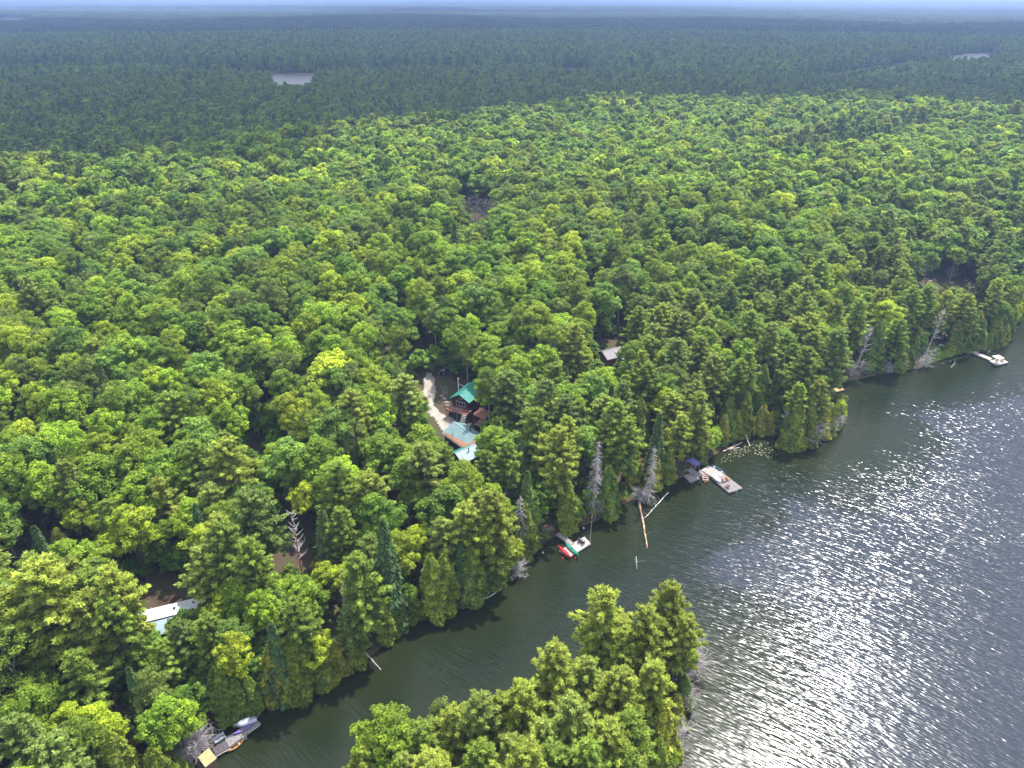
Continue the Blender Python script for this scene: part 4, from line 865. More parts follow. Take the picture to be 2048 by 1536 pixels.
# ---- boats
def hull(L_, W_, H_, open_=True, square=0.0):
    """hull along +x, keel at z 0; returns (outer V,F, deck V,F)"""
    n, m = 15, 9; V = []; 
    for i in range(n):
        t = -1 + 2 * i / (n - 1); wdt = W_ / 2 * max(0.02, (1 - abs(t) ** 2.3)) if not (square and t < 0) else W_ / 2 * (1 - 0.3 * abs(t) ** 2); sheer = H_ * (1 + 0.28 * t * t); keel = H_ * 0.25 * abs(t) ** 4
        for j in range(m):
            a = math.pi * j / (m - 1); V.append((t * L_ / 2, -math.cos(a) * wdt, sheer - (sheer - keel) * math.sin(a) ** 0.6))
    F = [(i * m + j, i * m + j + 1, (i + 1) * m + j + 1, (i + 1) * m + j) for i in range(n - 1) for j in range(m - 1)]; F += [tuple(range(m)), tuple(range((n - 1) * m, n * m))[::-1]]
    if open_:
        b = len(V); V += [(x * 0.97, y * 0.92, H_ * 0.09 + z * 0.93) for x, y, z in V[:]]; F += [tuple(b + k for k in f[::-1]) for f in F[:]]
        for i in range(n - 1): F += [(i * m, (i + 1) * m, b + (i + 1) * m, b + i * m), (i * m + m - 1, b + i * m + m - 1, b + (i + 1) * m + m - 1, (i + 1) * m + m - 1)]
        return V, F, None, None
    dV = [(i and 0 or 0, 0, 0) for i in range(0)]; 
    for i in range(n):
        p = V[i * m]; q = V[i * m + m - 1]; dV += [p, (p[0], p[1] * .5, p[2] + 0.07), (p[0], 0, p[2] + 0.10), (p[0], q[1] * .5, p[2] + 0.07), q]
    dF = [(i * 5 + j, (i + 1) * 5 + j, (i + 1) * 5 + j + 1, i * 5 + j + 1) for i in range(n - 1) for j in range(4)]
    return V, F, dV, dF
def boat(name, label, cat, p, q, W_, H_, m_, z, kind='canoe', flip=False, inner=None, group=None):
    """boat lying from world point p to q"""
    px_, py_ = (p[0] + q[0]) / 2, (p[1] + q[1]) / 2; L_ = math.hypot(q[0] - p[0], q[1] - p[1]); a = math.atan2(q[1] - p[1], q[0] - p[0])
    t = thing(name, label, cat, px_, py_, z, group, a); V, F, dV, dF = hull(L_, W_, H_, kind != 'kayak', kind == 'row')
    if flip: V = [(x, -y, H_ * 1.28 - z_) for x, y, z_ in V]
    mb = MB(); mb.add(V, F, True); h = mb.build('hull', m_, t, smooth_=True)
    if kind == 'kayak':
        mb = MB(); mb.add(dV, dF, True); mb.build('deck', m_, t, smooth_=True)
        c = MB(); n = 16; R1 = [(0.42 * math.cos(6.283 * k / n) - 0.1, W_ * .3 * math.sin(6.283 * k / n), H_ + 0.13) for k in range(n)]; c.add([(x, y, z_) for x, y, z_ in R1] + [(x, y, z_ - 0.05) for x, y, z_ in R1], [tuple(range(n))] + [(k, n + k, n + (k + 1) % n, (k + 1) % n) for k in range(n)], True); c.build('cockpit', M_black, t)
    elif not flip:
        for k, q_ in enumerate((-0.25, 0.05, 0.32) if kind == 'row' else (-0.28, 0.26)):
            c = MB(); hw = W_ / 2 * (1 - abs(2 * q_) ** 2.3) * 0.9; c.box(q_ * L_ - 0.13, q_ * L_ + 0.13, -hw, hw, H_ * 0.78, H_ * 0.84); c.build('seat', inner or M_brownwood, t)
        g = MB()
        for sgn in (0, 8):
            pts = [V[i * 9 + sgn] for i in range(15)]
            for a_, b_ in zip(pts[:-1], pts[1:]): g.bar(a_, b_, 0.025, sides=4)
        g.build('gunwale', inner or M_brownwood, t)
    return t
def chair(label, x, y, z, rot, m_, group=None):
    t = thing('deck_chair', label, 'chair', x, y, z, group, rot)
    s = MB(); s.slab((-0.28, -0.3, 0.38), (0.28, -0.3, 0.38), (0.28, 0.25, 0.27), (-0.28, 0.25, 0.27), 0.03); s.build('seat', m_, t)
    s = MB()
    for k in range(5): w = -0.27 + k * 0.11; s.slab((w, 0.25, 0.28), (w + 0.095, 0.25, 0.28), (w + 0.095, 0.55, 1.0 - abs(k - 2) * 0.03), (w, 0.55, 1.0 - abs(k - 2) * 0.03), 0.03)
    s.build('backrest', m_, t)
    for sg in (-1, 1):
        s = MB(); s.box(sg * 0.36 - 0.06, sg * 0.36 + 0.06, -0.35, 0.35, 0.56, 0.59); s.build('armrest', m_, t)
        s = MB(); s.box(sg * 0.32 - 0.04, sg * 0.32 + 0.04, -0.33, -0.25, 0, 0.56); s.build('leg', m_, t)
        s = MB(); s.box(sg * 0.32 - 0.04, sg * 0.32 + 0.04, 0.22, 0.3, 0, 0.56); s.build('leg', m_, t)
    return t
def quad_px(Q, z): return [Vector(wpx(p[0], p[1], z)) for p in Q]
def deck_part(t, name, Q, z, n, m_, along=0, th=0.07, frame=True):
    """boards on a quad given by its corners in the photograph; things placed at (x, y, 0)"""
    c = [Vector((v.x - t.location.x, v.y - t.location.y, z - t.location.z)) for v in quad_px(Q, z)]
    if along: c = c[1:] + c[:1]
    mb = MB(); mb.planks(*c, n, th); o = mb.build(name, m_, t)
    if frame:
        f = MB()
        for i in range(4):
            p = c[i]; q = c[(i + 1) % 4]; f.bar(p - Vector((0, 0, 0.2)), q - Vector((0, 0, 0.2)), 0.10, sides=4)
        f.build('frame', M_darkwood, t)
        for i in range(4):
            k = MB(); cc = (c[0] + c[1] + c[2] + c[3]) / 4; p = c[i].lerp(cc, 0.15); k.bar(p - Vector((0, 0, 2.0)), p - Vector((0, 0, 0.1)), 0.09); k.build('pile', M_darkwood, t)
    return o
# dock with the two bright boats
x, y, _ = wpx(1148, 1094, 0.45); dA = thing('dock', 'small grey floating dock carrying the red and the green boat', 'dock', x, y, 0)
deck_part(dA, 'platform', [(1118,1101),(1169,1073),(1182,1087),(1137,1115)], 0.45, 20, M_palewood, 1); deck_part(dA, 'gangway', [(1111,1069),(1120,1064),(1150,1087),(1142,1091)], 0.55, 16, M_greywood, 0)
p, q = wpx(1116, 1091.5, .6), wpx(1142.5, 1116.5, .6); boat('canoe', 'red canoe lying across the near end of the small grey dock', 'canoe', p, q, 0.85, 0.34, M_red, 0.47, 'canoe', True)
p, q = wpx(1129.5, 1086.5, .6), wpx(1158.5, 1113.5, .6); boat('kayak', 'green kayak lying across the middle of the small grey dock', 'kayak', p, q, 0.72, 0.3, M_green, 0.58, 'kayak')
for (px_, py_, r_, lb) in ((1160, 1083, 2.6, 'left black chair on the small grey dock'), (1166, 1086.5, 2.9, 'right black chair on the small grey dock')): a = wpx(px_, py_, .46); chair(lb + ' with the red canoe', a[0], a[1], 0.455, r_, M_black)
a = wpx(1179.5, 1085, .45); t = thing('pole', 'tall thin white pole standing at the outer corner of the small grey dock', 'pole', a[0], a[1], 0.45); mb = MB(); mb.bar((0, 0, 0), (0.15, 0.3, 4.9), 0.055, 0.035); mb.build('shaft', M_white, t); mb = MB(); mb.bar((0.15, 0.3, 4.9), (0.15, 0.3, 5.0), 0.07); mb.build('cap', M_white, t)
x, y, z = loc3(1092, 1064); t = thing('landing', 'brown wooden landing on the bank above the gangway of the small grey dock', 'landing', x, y, z); mb = MB(0, 0, 0, 0.35); mb.planks((-1.1, -1, 0.9), (1.3, -1, 0.9), (1.3, 0.9, 0.9), (-1.1, 0.9, 0.9), 10, 0.06); mb.build('platform', M_brownwood, t)
railing((0, 0, 0, 0.35), [(-1.1, -1, 0.9), (1.3, -1, 0.9)], 0.8, 1.0, M_greywood, t)
for k_, (px_, py_, m_, lb) in enumerate(((1167, 1057, M_white, 'white buoy by the bank right of the small grey dock'), (1086, 1106, M_white, 'white buoy by the bank left of the small grey dock'), (1125, 1117, M_red, 'red buoy just off the end of the red canoe'), (1150, 1117, M_red, 'red buoy just off the end of the green kayak'))):
    a = wpx(px_, py_, 0); V = []; F = []; n = 10
    for i in range(7):
        th = math.pi * i / 6
        for j in range(n): V.append((0.2 * math.sin(th) * math.cos(6.283 * j / n), 0.2 * math.sin(th) * math.sin(6.283 * j / n), 0.1 + 0.22 * math.cos(th)))
    F = [(i * n + j, (i + 1) * n + j, (i + 1) * n + (j + 1) % n, i * n + (j + 1) % n) for i in range(6) for j in range(n)]
    V += [(0.03 * math.cos(6.283 * j / 6), 0.03 * math.sin(6.283 * j / 6), zz_) for zz_ in (0.28, 0.42) for j in range(6)]; b0 = 70; F += [(b0 + j, b0 + (j + 1) % 6, b0 + 6 + (j + 1) % 6, b0 + 6 + j) for j in range(6)]
    mb = MB(); mb.add(V, F, True); o = mb.build('buoy', m_, None, smooth_=True); o.location = (a[0], a[1], 0); tag(o, lb, 'buoy')
# the big dock
x, y, _ = wpx(1440, 956, 0.45); dB = thing('dock', 'long weathered dock with chairs and a white hull, below the blue roof', 'dock', x, y, 0)
deck_part(dB, 'walkway', [(1402,940),(1418,930),(1452,950.5),(1436,962)], 0.45, 26, M_palewood, 1); deck_part(dB, 'platform', [(1424,957),(1451,949.5),(1485,976),(1458,985)], 0.49, 30, M_greywood, 1)
deck_part(dB, 'side_platform', [(1367,951),(1381,965),(1399,957),(1385,944)], 0.40, 12, M_greywood); deck_part(dB, 'link', [(1388,948),(1395,955),(1409,947),(1401,940)], 0.46, 9, M_greywood)
a = wpx(1472, 981, .5); mb = MB(a[0] - x, a[1] - y, 0, -0.3)
for q_ in (-0.25, 0.25): mb.bar((q_, 0, -0.8), (q_, 0, 1.2), 0.03)
for k_ in range(5): mb.bar((-0.25, 0, -0.5 + k_ * 0.3), (0.25, 0, -0.5 + k_ * 0.3), 0.025)
mb.build('ladder', M_white, dB)
p, q = wpx(1423, 930, .2), wpx(1449.5, 948.5, .2); boat('canoe', 'blue canoe floating along the far side of the long dock', 'canoe', p, q, 0.9, 0.38, M_blue, -0.06, 'canoe', False, M_white)
p, q = wpx(1411.3, 964, .2), wpx(1409.8, 948.5, .2); boat('rowboat', 'small tan rowboat floating between the long dock and its side platform', 'rowboat', p, q, 1.35, 0.5, M_cedarw, -0.1, 'row', False, M_palewood)
p, q = wpx(1426, 951, .8), wpx(1442, 965, .8); boat('dinghy', 'white overturned dinghy lying on the long dock beside the chairs', 'dinghy', p, q, 1.15, 0.42, M_white, 0.50, 'row', True)
for (px_, py_, r_, lb) in ((1447.5, 963, 1.9, 'reddish wooden chair nearest the white dinghy on the long dock'), (1454.5, 960, 2.3, 'reddish wooden chair nearest the blue canoe side of the long dock'), (1454, 975, 3.6, 'brown wooden chair at the outer edge of the long dock')): a = wpx(px_, py_, .5); chair(lb, a[0], a[1], 0.5, r_, M_cedarw if r_ < 3 else M_brownwood)
# blue-roofed boathouse shelter
Q = quad_px([(1372,920),(1385,914.5),(1402,926),(1391,932)], 3.4); c = sum(Q, Vector()) / 4; t = thing('shelter', 'small shelter with blue metal roof at the shore end of the long dock', 'shelter', c.x, c.y, 0.6)
o_ = [q - Vector((c.x, c.y, 0.6)) for q in Q]; mb = MB(); mb.slab(*o_, 0.07); roof_ribs(mb, *o_, 9, 0.04); mb.build('roof', M_bluroof, t)
for q in o_: p_ = q * 0.88; mb = MB(); mb.bar((p_.x, p_.y, -1), (p_.x, p_.y, q.z - 0.08), 0.06, sides=4); mb.build('post', M_greywood, t)
mb = MB(); mb.planks(*[Vector((q.x * .85, q.y * .85, 0.1)) for q in o_], 10, 0.05); mb.build('floor', M_greywood, t)
# far right dock
x, y, _ = wpx(1990, 720, 0.5); dC = thing('dock', 'pale dock with long narrow gangway and white canopy at far right', 'dock', x, y, 0)
deck_part(dC, 'gangway', [(1937,702.5),(1943,700),(1985,716.5),(1980,720.5)], 0.5, 26, M_palewood, 0); deck_part(dC, 'platform', [(1979,721.5),(2002,715.5),(2017,724.5),(1993,730.5)], 0.5, 16, M_palewood, 1)
Q = quad_px([(1984,712),(1997.5,709.5),(2009.5,716.5),(1994,717.5)], 2.6); o_ = [q - Vector((x, y, 0)) for q in Q]; mb = MB(); mb.slab(*o_, 0.06); cn = mb.build('canopy', M_white, dC)
for q in o_: mb = MB(); mb.bar((q.x * .97, q.y * .97, 0.5), (q.x * .97, q.y * .97, 2.53), 0.04, sides=4); mb.build('canopy_post', M_white, dC)
for (px_, py_, lb) in ((1994, 721, 'tan chair left on the far right dock platform'), (2003, 722.5, 'tan chair right on the far right dock platform')): a = wpx(px_, py_, .5); chair(lb, a[0], a[1], 0.505, 2.6, M_tan)
# small tan dock behind the point
x, y, _ = wpx(1675, 776, 0.5); dD = thing('dock', 'small tan dock tucked behind the wooded point', 'dock', x, y, 0); deck_part(dD, 'platform', [(1660,773),(1676,768.5),(1689,779),(1673,783)], 0.5, 12, M_tan, 1)
deck_part(dD, 'gangway', [(1652,767),(1656,764.5),(1668,770),(1664,773)], 0.54, 8, M_tan, 0); a = wpx(1680, 776, .5); chair('wooden chair on the small tan dock behind the wooded point', a[0], a[1], 0.505, 2.5, M_cedarw)
# dock at lower left
x, y, _ = wpx(465, 1480, 0.6); dE = thing('dock', 'dark plank dock with walkway against the bank at lower left', 'dock', x, y, 0)
deck_part(dE, 'platform', [(419.5,1488),(449,1474),(462,1492),(432,1511.5)], 0.60, 18, M_darkwood, 0); deck_part(dE, 'long_platform', [(448,1476),(514,1440),(521.5,1447),(459,1494)], 0.64, 34, M_greywood, 1)
deck_part(dE, 'walkway', [(404,1479),(405,1470),(448,1467.5),(449,1476)], 0.9, 22, M_darkwood, 1); deck_part(dE, 'landing', [(382,1477),(394,1464),(408,1472),(398,1490)], 1.0, 10, M_darkwood)
mb = MB()
for Q in ([(405,1470),(447,1467.5)], [(404,1480),(449,1476.5)]):
    a, b = [Vector(wpx(p[0], p[1], 0.9)) - Vector((x, y, 0)) for p in Q]
    for k_ in range(7): c = a.lerp(b, k_ / 6); mb.bar(c, c + Vector((0, 0, 0.95)), 0.035, sides=4)
    mb.bar(a + Vector((0, 0, 0.95)), b + Vector((0, 0, 0.95)), 0.045, sides=4)
mb.build('railing', M_greywood, dE)
a = Vector(wpx(388, 1446, 3.0)) - Vector((x, y, 0)); b = Vector(wpx(398, 1472, 1.0)) - Vector((x, y, 0)); mb = MB(); dr_ = (b - a); sd = Vector((-dr_.y, dr_.x, 0)).normalized(); stair(mb, a, b, 1.1, 9, sd); mb.build('staircase', M_darkwood, dE)
mb = MB(); 
for q1, q2 in (((432,1513),(460,1497)), ((497,1466),(520,1450))): a, b = [Vector(wpx(p[0], p[1], 0.66)) - Vector((x, y, 0)) for p in (q1, q2)]; mb.bar(a, b, 0.07, sides=4)
mb.build('rub_rail', M_palewood, dE)
a = Vector(wpx(488, 1474, 0.7)) - Vector((x, y, 0)); mb = MB(a.x, a.y, 0, 0.5)
for q_ in (-0.3, 0.3): mb.bar((q_, 0, -0.6), (q_, 0.1, 1.5), 0.05, sides=4)
for k_ in range(4): mb.bar((-0.3, 0, k_ * 0.35 - .2), (0.3, 0, k_ * 0.35 - .2), 0.04, sides=4)
mb.build('ladder', M_palewood, dE)
p, q = wpx(453, 1503, .3), wpx(486, 1481.5, .3); boat('canoe', 'orange canoe moored along the lower left dock, partly under its edge', 'canoe', p, q, 0.85, 0.36, M_orange, 0.0, 'canoe', False, M_tan)
p, q = wpx(469, 1452, .9), wpx(514, 1437.5, .9); boat('rowboat', 'overturned grey aluminium rowboat at the right end of the lower left dock', 'rowboat', q, p, 1.35, 0.5, M_alu, 0.68, 'row', True)
p, q = wpx(466, 1471, .7), wpx(508, 1448.5, .7); boat('kayak', 'blue-purple kayak lying beside the overturned aluminium rowboat', 'kayak', p, q, 0.62, 0.26, M_purple, 0.655, 'kayak')
a = wpx(441, 1482, .65); t = thing('bench', 'grey wooden bench at the middle of the lower left dock', 'bench', a[0], a[1], 0.66, rotz=0.75)
mb = MB(); mb.planks((-0.8, -0.25, 0.45), (0.8, -0.25, 0.45), (0.8, 0.2, 0.45), (-0.8, 0.2, 0.45), 4, 0.04); mb.build('seat', M_alu, t); mb = MB(); mb.planks((-0.8, 0.3, 0.5), (0.8, 0.3, 0.5), (0.8, 0.45, 0.95), (-0.8, 0.45, 0.95), 3, 0.04); mb.build('backrest', M_alu, t)
for q_ in (-0.7, 0.7): mb = MB(); mb.box(q_ - 0.04, q_ + 0.04, -0.22, 0.28, 0, 0.405); mb.build('leg', M_darkwood, t)
Q = quad_px([(396.5,1514),(417,1496.5),(432.5,1516),(410.5,1533.5)], 2.4); c = sum(Q, Vector()) / 4; t = thing('boathouse', 'small boathouse with flat tan plywood roof at the lower left dock', 'boathouse', c.x, c.y, 0.2)
o_ = [q - Vector((c.x, c.y, 0.2)) for q in Q]; mb = MB(); mb.slab(*o_, 0.12); mb.build('roof', M_tan, t)
mb = MB(); w_ = [Vector((q.x * .93, q.y * .93, 2.075)) for q in o_]; mb.slab(*w_, 2.6); mb.build('wall', M_brownwood, t)
mb = MB()
for i in range(4): a, b = o_[i], o_[(i + 1) % 4]; mb.bar(Vector((a.x * 1.01, a.y * 1.01, a.z - .04)), Vector((b.x * 1.01, b.y * 1.01, b.z - .04)), 0.05, sides=4)
mb.build('fascia', M_palewood, t)
# dark wooden steps on the slope
x, y, z = loc3(358, 1378); t = thing('staircase', 'dark wooden staircase climbing the slope below the mobile home', 'staircase', x, y, z); a = loc3(356, 1334); top = Vector((a[0] - x, a[1] - y, a[2] - z + 0.6)); mb = MB(); stair(mb, top, Vector((0, 0, 0.2)), 1.7, 11, Vector((1, 0, 0))); mb.build('treads', M_darkwood, t)
mb = MB()
for q_ in (-0.95, 0.95):
    a, b = Vector((q_, 0, 0)), top + Vector((q_, 0, 0))
    for k_ in range(4): c = a.lerp(b, k_ / 3); mb.bar(c - Vector((0, 0, 0.5)), c + Vector((0, 0, 1.0)), 0.05, sides=4)
    mb.bar(a + Vector((0, 0, 1.0)), b + Vector((0, 0, 1.0)), 0.045, sides=4)
mb.build('railing', M_darkwood, t)
# small things in the yard
x, y, z = loc3(900, 829); t = thing('barrel', 'black barrel with white lid standing in the grass left of the cabin deck', 'barrel', x, y, z); mb = MB(); mb.bar((0, 0, -0.2), (0, 0, 0.45), 0.29, 0.33, 14).bar((0, 0, 0.45), (0, 0, 0.95), 0.33, 0.29, 14); mb.build('body', M_black, t); mb = MB(); mb.bar((0, 0, 0.953), (0, 0, 1.02), 0.34, 0.30, 14); mb.build('lid', M_white, t)
for k_, px_ in enumerate((809, 814)): x, y, z = loc3(px_, 905); t = thing('vent_pipe', ['white pipe, the left of two upright among trees left of the cottage', 'white pipe, the right of two upright among trees left of the cottage'][k_], 'pipe', x, y, z); mb = MB(); mb.bar((0, 0, 0), (0, 0, 9.5 - z * 0 ), 0.11, 0.11, 8); mb.build('shaft', M_white, t); mb = MB(); mb.bar((0, 0, 9.5), (0, 0, 9.7), 0.2, 0.12, 8); mb.build('cap', M_white, t)
# rocks
DROCK = {}
def rock(px_, py_, r, label, group, m_=M_rock):
    x, y, z = loc3(px_, py_); n = 9; rg = np.random.RandomState(int(px_ * 7 + py_)); V = [(0, 0, r * 0.62)]
    for i in (1, 2, 3):
        for j in range(n): rr = r * math.sin(math.pi * i / 6) * rg.uniform(0.75, 1.2); V.append((rr * 1.25 * math.cos(6.283 * j / n), rr * math.sin(6.283 * j / n), r * 0.62 * math.cos(math.pi * i / 6) * rg.uniform(.8, 1.1) - (0.25 if i == 3 else 0)))
    F = [(0, 1 + j, 1 + (j + 1) % n) for j in range(n)] + [(1 + i * n + j, 1 + (i + 1) * n + j, 1 + (i + 1) * n + (j + 1) % n, 1 + i * n + (j + 1) % n) for i in range(2) for j in range(n)]
    me = bpy.data.meshes.new('boulder'); me.from_pydata(V, [], F); me.materials.append(m_); me.update(); DROCK.setdefault(group, []).append((px_, tag(obj('boulder', me, loc=(x, y, z)), label, 'boulder', group)))
for px_, py_, r in ((826,800,.7),(833,797,.6),(838,801,.8),(830,806,.7),(837,809,.6),(843,806,.5),(822,795,.5),(841,795,.5)): rock(px_, py_, r, 'pinkish boulder in the pile left of the drive', 'rocks piled beside the drive')
for px_, py_, r in ((884,792,.5),(889,798,.6),(893,805,.5),(888,786,.4),(896,812,.45)): rock(px_, py_, r, 'pale rock on the bank between the drive and the cabin', 'rocks between drive and cabin')
for px_, py_, r in ((1852,559,1.0),(1860,563,.8),(1868,560,.7),(1903,566,.9),(1932,562,.8),(1940,566,.6)): rock(px_, py_, r, 'bare rock in the marshy gap at right', 'rocks in the marshy gap')
for L_ in DROCK.values():
    for k_, (_, t) in enumerate(sorted(L_, key=lambda q: q[0])): t['label'] = t['label'] + ', ' + ['leftmost', 'second from left', 'third from left', 'fourth from left', 'fifth from left', 'sixth from left', 'seventh from left', 'rightmost'][k_]
# upright split timber beside the drive
for k_ in range(6):
    x, y, z = loc3(884 + k_ * 1.9, 785 + (k_ % 3) * 4); mb = MB(); mb.bar((0, 0, -0.5), (0.1 * (k_ - 3), 0.1, 2.2 + 0.3 * (k_ % 3)), 0.11, 0.07); o = mb.build('stake', M_greywood); o.location = (x, y, z); tag(o, 'weathered upright stake between drive and green-roofed cabin, ' + ['leftmost', 'second from left', 'third from left', 'fourth from left', 'fifth from left', 'rightmost'][k_], 'stake', 'stakes beside the drive')

# ---- fallen logs
def log(label, p, q, r0, r1, m_, br=0, z0=0.05, z1=0.05, name='fallen_log', seed=1):
    a = Vector(wpx(p[0], p[1], z0)); b = Vector(wpx(q[0], q[1], z1)); g = np.random.RandomState(seed); t = thing(name, label, 'log', a.x, a.y, 0)
    b2 = b - a; b2.z = z1; a2 = Vector((0, 0, z0)); mb = MB(); n = 6; pts = [a2.lerp(b2, i / n) + Vector((*(g.normal(size=2) * 0.06 * (0 < i < n)), 0)) for i in range(n + 1)]
    for i in range(n): mb.bar(pts[i], pts[i + 1], r0 + (r1 - r0) * i / n, r0 + (r1 - r0) * (i + 1) / n, 8)
    mb.build('trunk', m_, t, smooth_=True)
    if br:
        mb = MB()
        for k in range(br):
            c = a2.lerp(b2, g.uniform(0.1, 0.9)); d = Vector(g.normal(size=3)); d.z = abs(d.z) * 0.8; d.normalize(); mb.bar(c, c + d * g.uniform(0.6, 2.0), 0.035, 0.012, 4)
        mb.build('branches', M_dead, t)
log('long fallen trunk, orange and white, reaching out into the channel', (1279,1006), (1294.5,1097), 0.27, 0.10, M_log, 2, 0.15, -0.08)
log('thin bare grey trunk with side twigs lying across the water beside the orange log', (1289,1036), (1337,985), 0.07, 0.12, M_wlog, 9, 0.1, 0.5, seed=3)
log('thin bleached pole leaning into the water below the tall shore cedars', (725,1297), (762,1340), 0.10, 0.05, M_wlog, 1, 1.8, 0.0, seed=4)
log('slender grey log lying along the waterline left of the bleached pole', (612,1391), (684,1352), 0.09, 0.06, M_wlog, 0, 0.1, 0.1, seed=5)
log('grey log with twigs lying along the waterline left of the small grey dock', (944,1213), (1008,1175), 0.09, 0.07, M_wlog, 8, 0.1, 0.1, seed=6)
log('pinkish fallen log at the left side of the lily inlet', (1446,903), (1484,885), 0.22, 0.12, M_log, 3, 0.3, 0.1, seed=7)
log('thinner grey log below the pinkish one in the lily inlet', (1457,899), (1480,895), 0.10, 0.06, M_wlog, 1, 0.1, 0.05, seed=8)
log('short white post slanting out of the water in the lily inlet', (1492,870), (1500,893), 0.12, 0.08, M_wlog, 0, 1.2, -0.1, seed=9)
log('thick white log lying on the grass left of the far right dock', (1878,690), (1908,694), 0.36, 0.30, M_wlog, 0, 1.6, 1.4, seed=10)
log('bleached snag lying in the water beside the gangway of the far right dock', (1975,706), (1990,686), 0.07, 0.14, M_wlog, 5, 0.0, 1.6, seed=11)
log('bare stick poking from the water below the orange log', (1272,1113), (1275,1143), 0.05, 0.03, M_wlog, 3, 0.4, -0.1, seed=12)
log('pale driftwood branch in the shallows below the grass at right', (1902,735), (1911,722), 0.06, 0.03, M_wlog, 6, 0.0, 0.5, seed=13)
log('grey pole leaning down the earth bank right of the lower left dock', (534,1393), (549,1420), 0.06, 0.05, M_wlog, 0, 1.5, 0.1, seed=14)

# ---- dead trees
DGRP = {}
OWORD = ['leftmost', 'second from left', 'third from left', 'fourth from left', 'fifth from left', 'sixth from left', 'seventh from left', 'eighth from left']
def dead(label, px_, py_, H_, R_d, style, seed, nb=70, rust=False, top=False, lean=(0, 0), group=None, name='dead_tree', cat='dead tree'):
    x, y, z = ground_pt(px_, py_, H_ if top else 0.0)
    if style == 'bush': z = max(z, 0.05)
    (tv, tf), (bv, bf) = dead_tree(seed, H_, R_d, nb, style)
    t = thing(name, label, cat, x, y, z, group); (group and DGRP.setdefault(group, []).append((px_, t))); t.rotation_euler = (lean[1], lean[0], seed * 1.3)
    obj('trunk', mesh_np('dead_trunk', tv, [tf], [M_rust if rust else (M_greybark if group and 'upper canopy' in group else M_dead)]), t); obj('branches', mesh_np('dead_branches', bv, [bf], [M_greybark if group and 'upper canopy' in group else M_dead]), t)
dead('tall dead grey spruce with drooping bare boughs on the bank right of the small dock', 1194, 883, 19, 2.5, 'spruce', 1, 190, top=True)
dead('dead grey spruce, smaller, on the bank left of the long dock', 1308, 890, 15, 1.9, 'spruce', 2, 130, top=True)
dead('dead greyish spruce beside the green pines above the small grey dock', 1046, 985, 15, 2.2, 'spruce', 3, 130, top=True)
dead('large bare dead tree with upswept white limbs above the lower channel, rusty lower trunk', 580, 1020, 17, 3.6, 'snag', 4, 44, rust=True, top=True)
dead('bare white snag with short upswept twigs near the water at lower centre-left', 682, 1165, 13, 1.8, 'snag', 5, 40, top=True)
dead('small forked white snag leaning over the bank near the slender grey log', 622, 1310, 7, 1.6, 'snag', 6, 22, top=True)
dead('slim dead grey spruce poking from the broadleaf canopy at left', 226, 925, 9, 1.3, 'spruce', 7, 60, top=True)
dead('grey dead top among the pines left of the cottage wing', 702, 985, 12, 2.0, 'spruce', 8, 80, top=True)
dead('big spreading dead tree with many curved white limbs on the right-hand shore', 1735, 648, 15, 5.2, 'snag', 9, 42, top=True, lean=(0.1, 0))
dead('dead tree with crooked white limbs leaning over the shore left of the grass patch', 1880, 618, 15, 4.4, 'snag', 10, 38, top=True, lean=(0.15, 0))
for k_, (px_, py_, H_, R_d) in enumerate(((1700,752,6,3.2),(1718,750,7,3.4),(1735,746,5,2.6))): dead('bleached brush at the foot of the big spreading dead tree', px_, py_, H_ * .7, R_d * .7, 'bush', 20 + k_, 45, group='dead brush under the big dead tree', name='dead_bush', cat='dead bush')
for k_, (px_, py_, H_, R_d) in enumerate(((1590,886,7,2.0),(1606,893,6,2.2),(1622,888,6,2.2),(1640,878,5,2.2),(1658,868,5,2.0),(1672,855,4,1.8),(1566,885,10,1.3))): dead('bare grey brush hanging over the waterline of the wooded point', px_, py_, H_, R_d, 'bush', 30 + k_, 60, group='dead brush round the wooded point', name='dead_bush', cat='dead bush')
for k_, (px_, py_, H_, R_d) in enumerate(((1852,735,6,2.2),(1838,736,4,2.0),(1800,741,3.5,2.0),(1776,745,3.5,2.0),(1928,690,7,1.6),(1950,696,8,1.5))): dead('grey leafless shrub at the water on the right-hand shore', px_, py_, H_, R_d, 'bush', 40 + k_, 45, group='leafless shrubs along the right-hand shore', name='dead_bush', cat='dead bush')
for k_, (px_, py_, H_, R_d) in enumerate(((2000,570,5,4.0),(2025,565,5,4.0),(1975,566,4,3.5),(2040,575,5,4),(1820,556,5,3.0),(1838,552,5,3.0),(1900,556,4,2.5))): dead('lilac-grey leafless bush in the marshy gap at far right', px_, py_, H_, R_d, 'bush', 50 + k_, 120, group='leafless bushes in the marsh', name='dead_bush', cat='dead bush')
for k_, (px_, py_, H_, R_d) in enumerate(((1384,1352,4.5,3.0),(1376,1330,6,2.6),(1366,1420,4,2.2),(1372,1395,4,2.4),(1352,1500,4,2.2))): dead('dead grey branches reaching over the water from the near wooded point', px_, py_, H_, R_d, 'bush', 60 + k_, 50, group='dead branches round the near point', name='dead_bush', cat='dead bush')
for k_, (px_, py_, H_, R_d) in enumerate(((388,1500,3,3.0),(400,1508,3.4,2.6),(382,1520,3,2.6))): dead('tangle of bleached branches beside the tan-roofed boathouse', px_, py_, H_, R_d, 'bush', 70 + k_, 90, group='bleached branches at the boathouse', name='dead_bush', cat='dead bush')
dead('small tangle of grey roots and twigs at the waterline below the tall shore pines', 1030, 1152, 2.5, 2.4, 'bush', 75, 80, name='dead_bush', cat='dead bush')
dead('dark root tangle at the bank end of the orange log', 1283, 1000, 2.6, 2.2, 'bush', 76, 80, name='dead_bush', cat='dead bush')
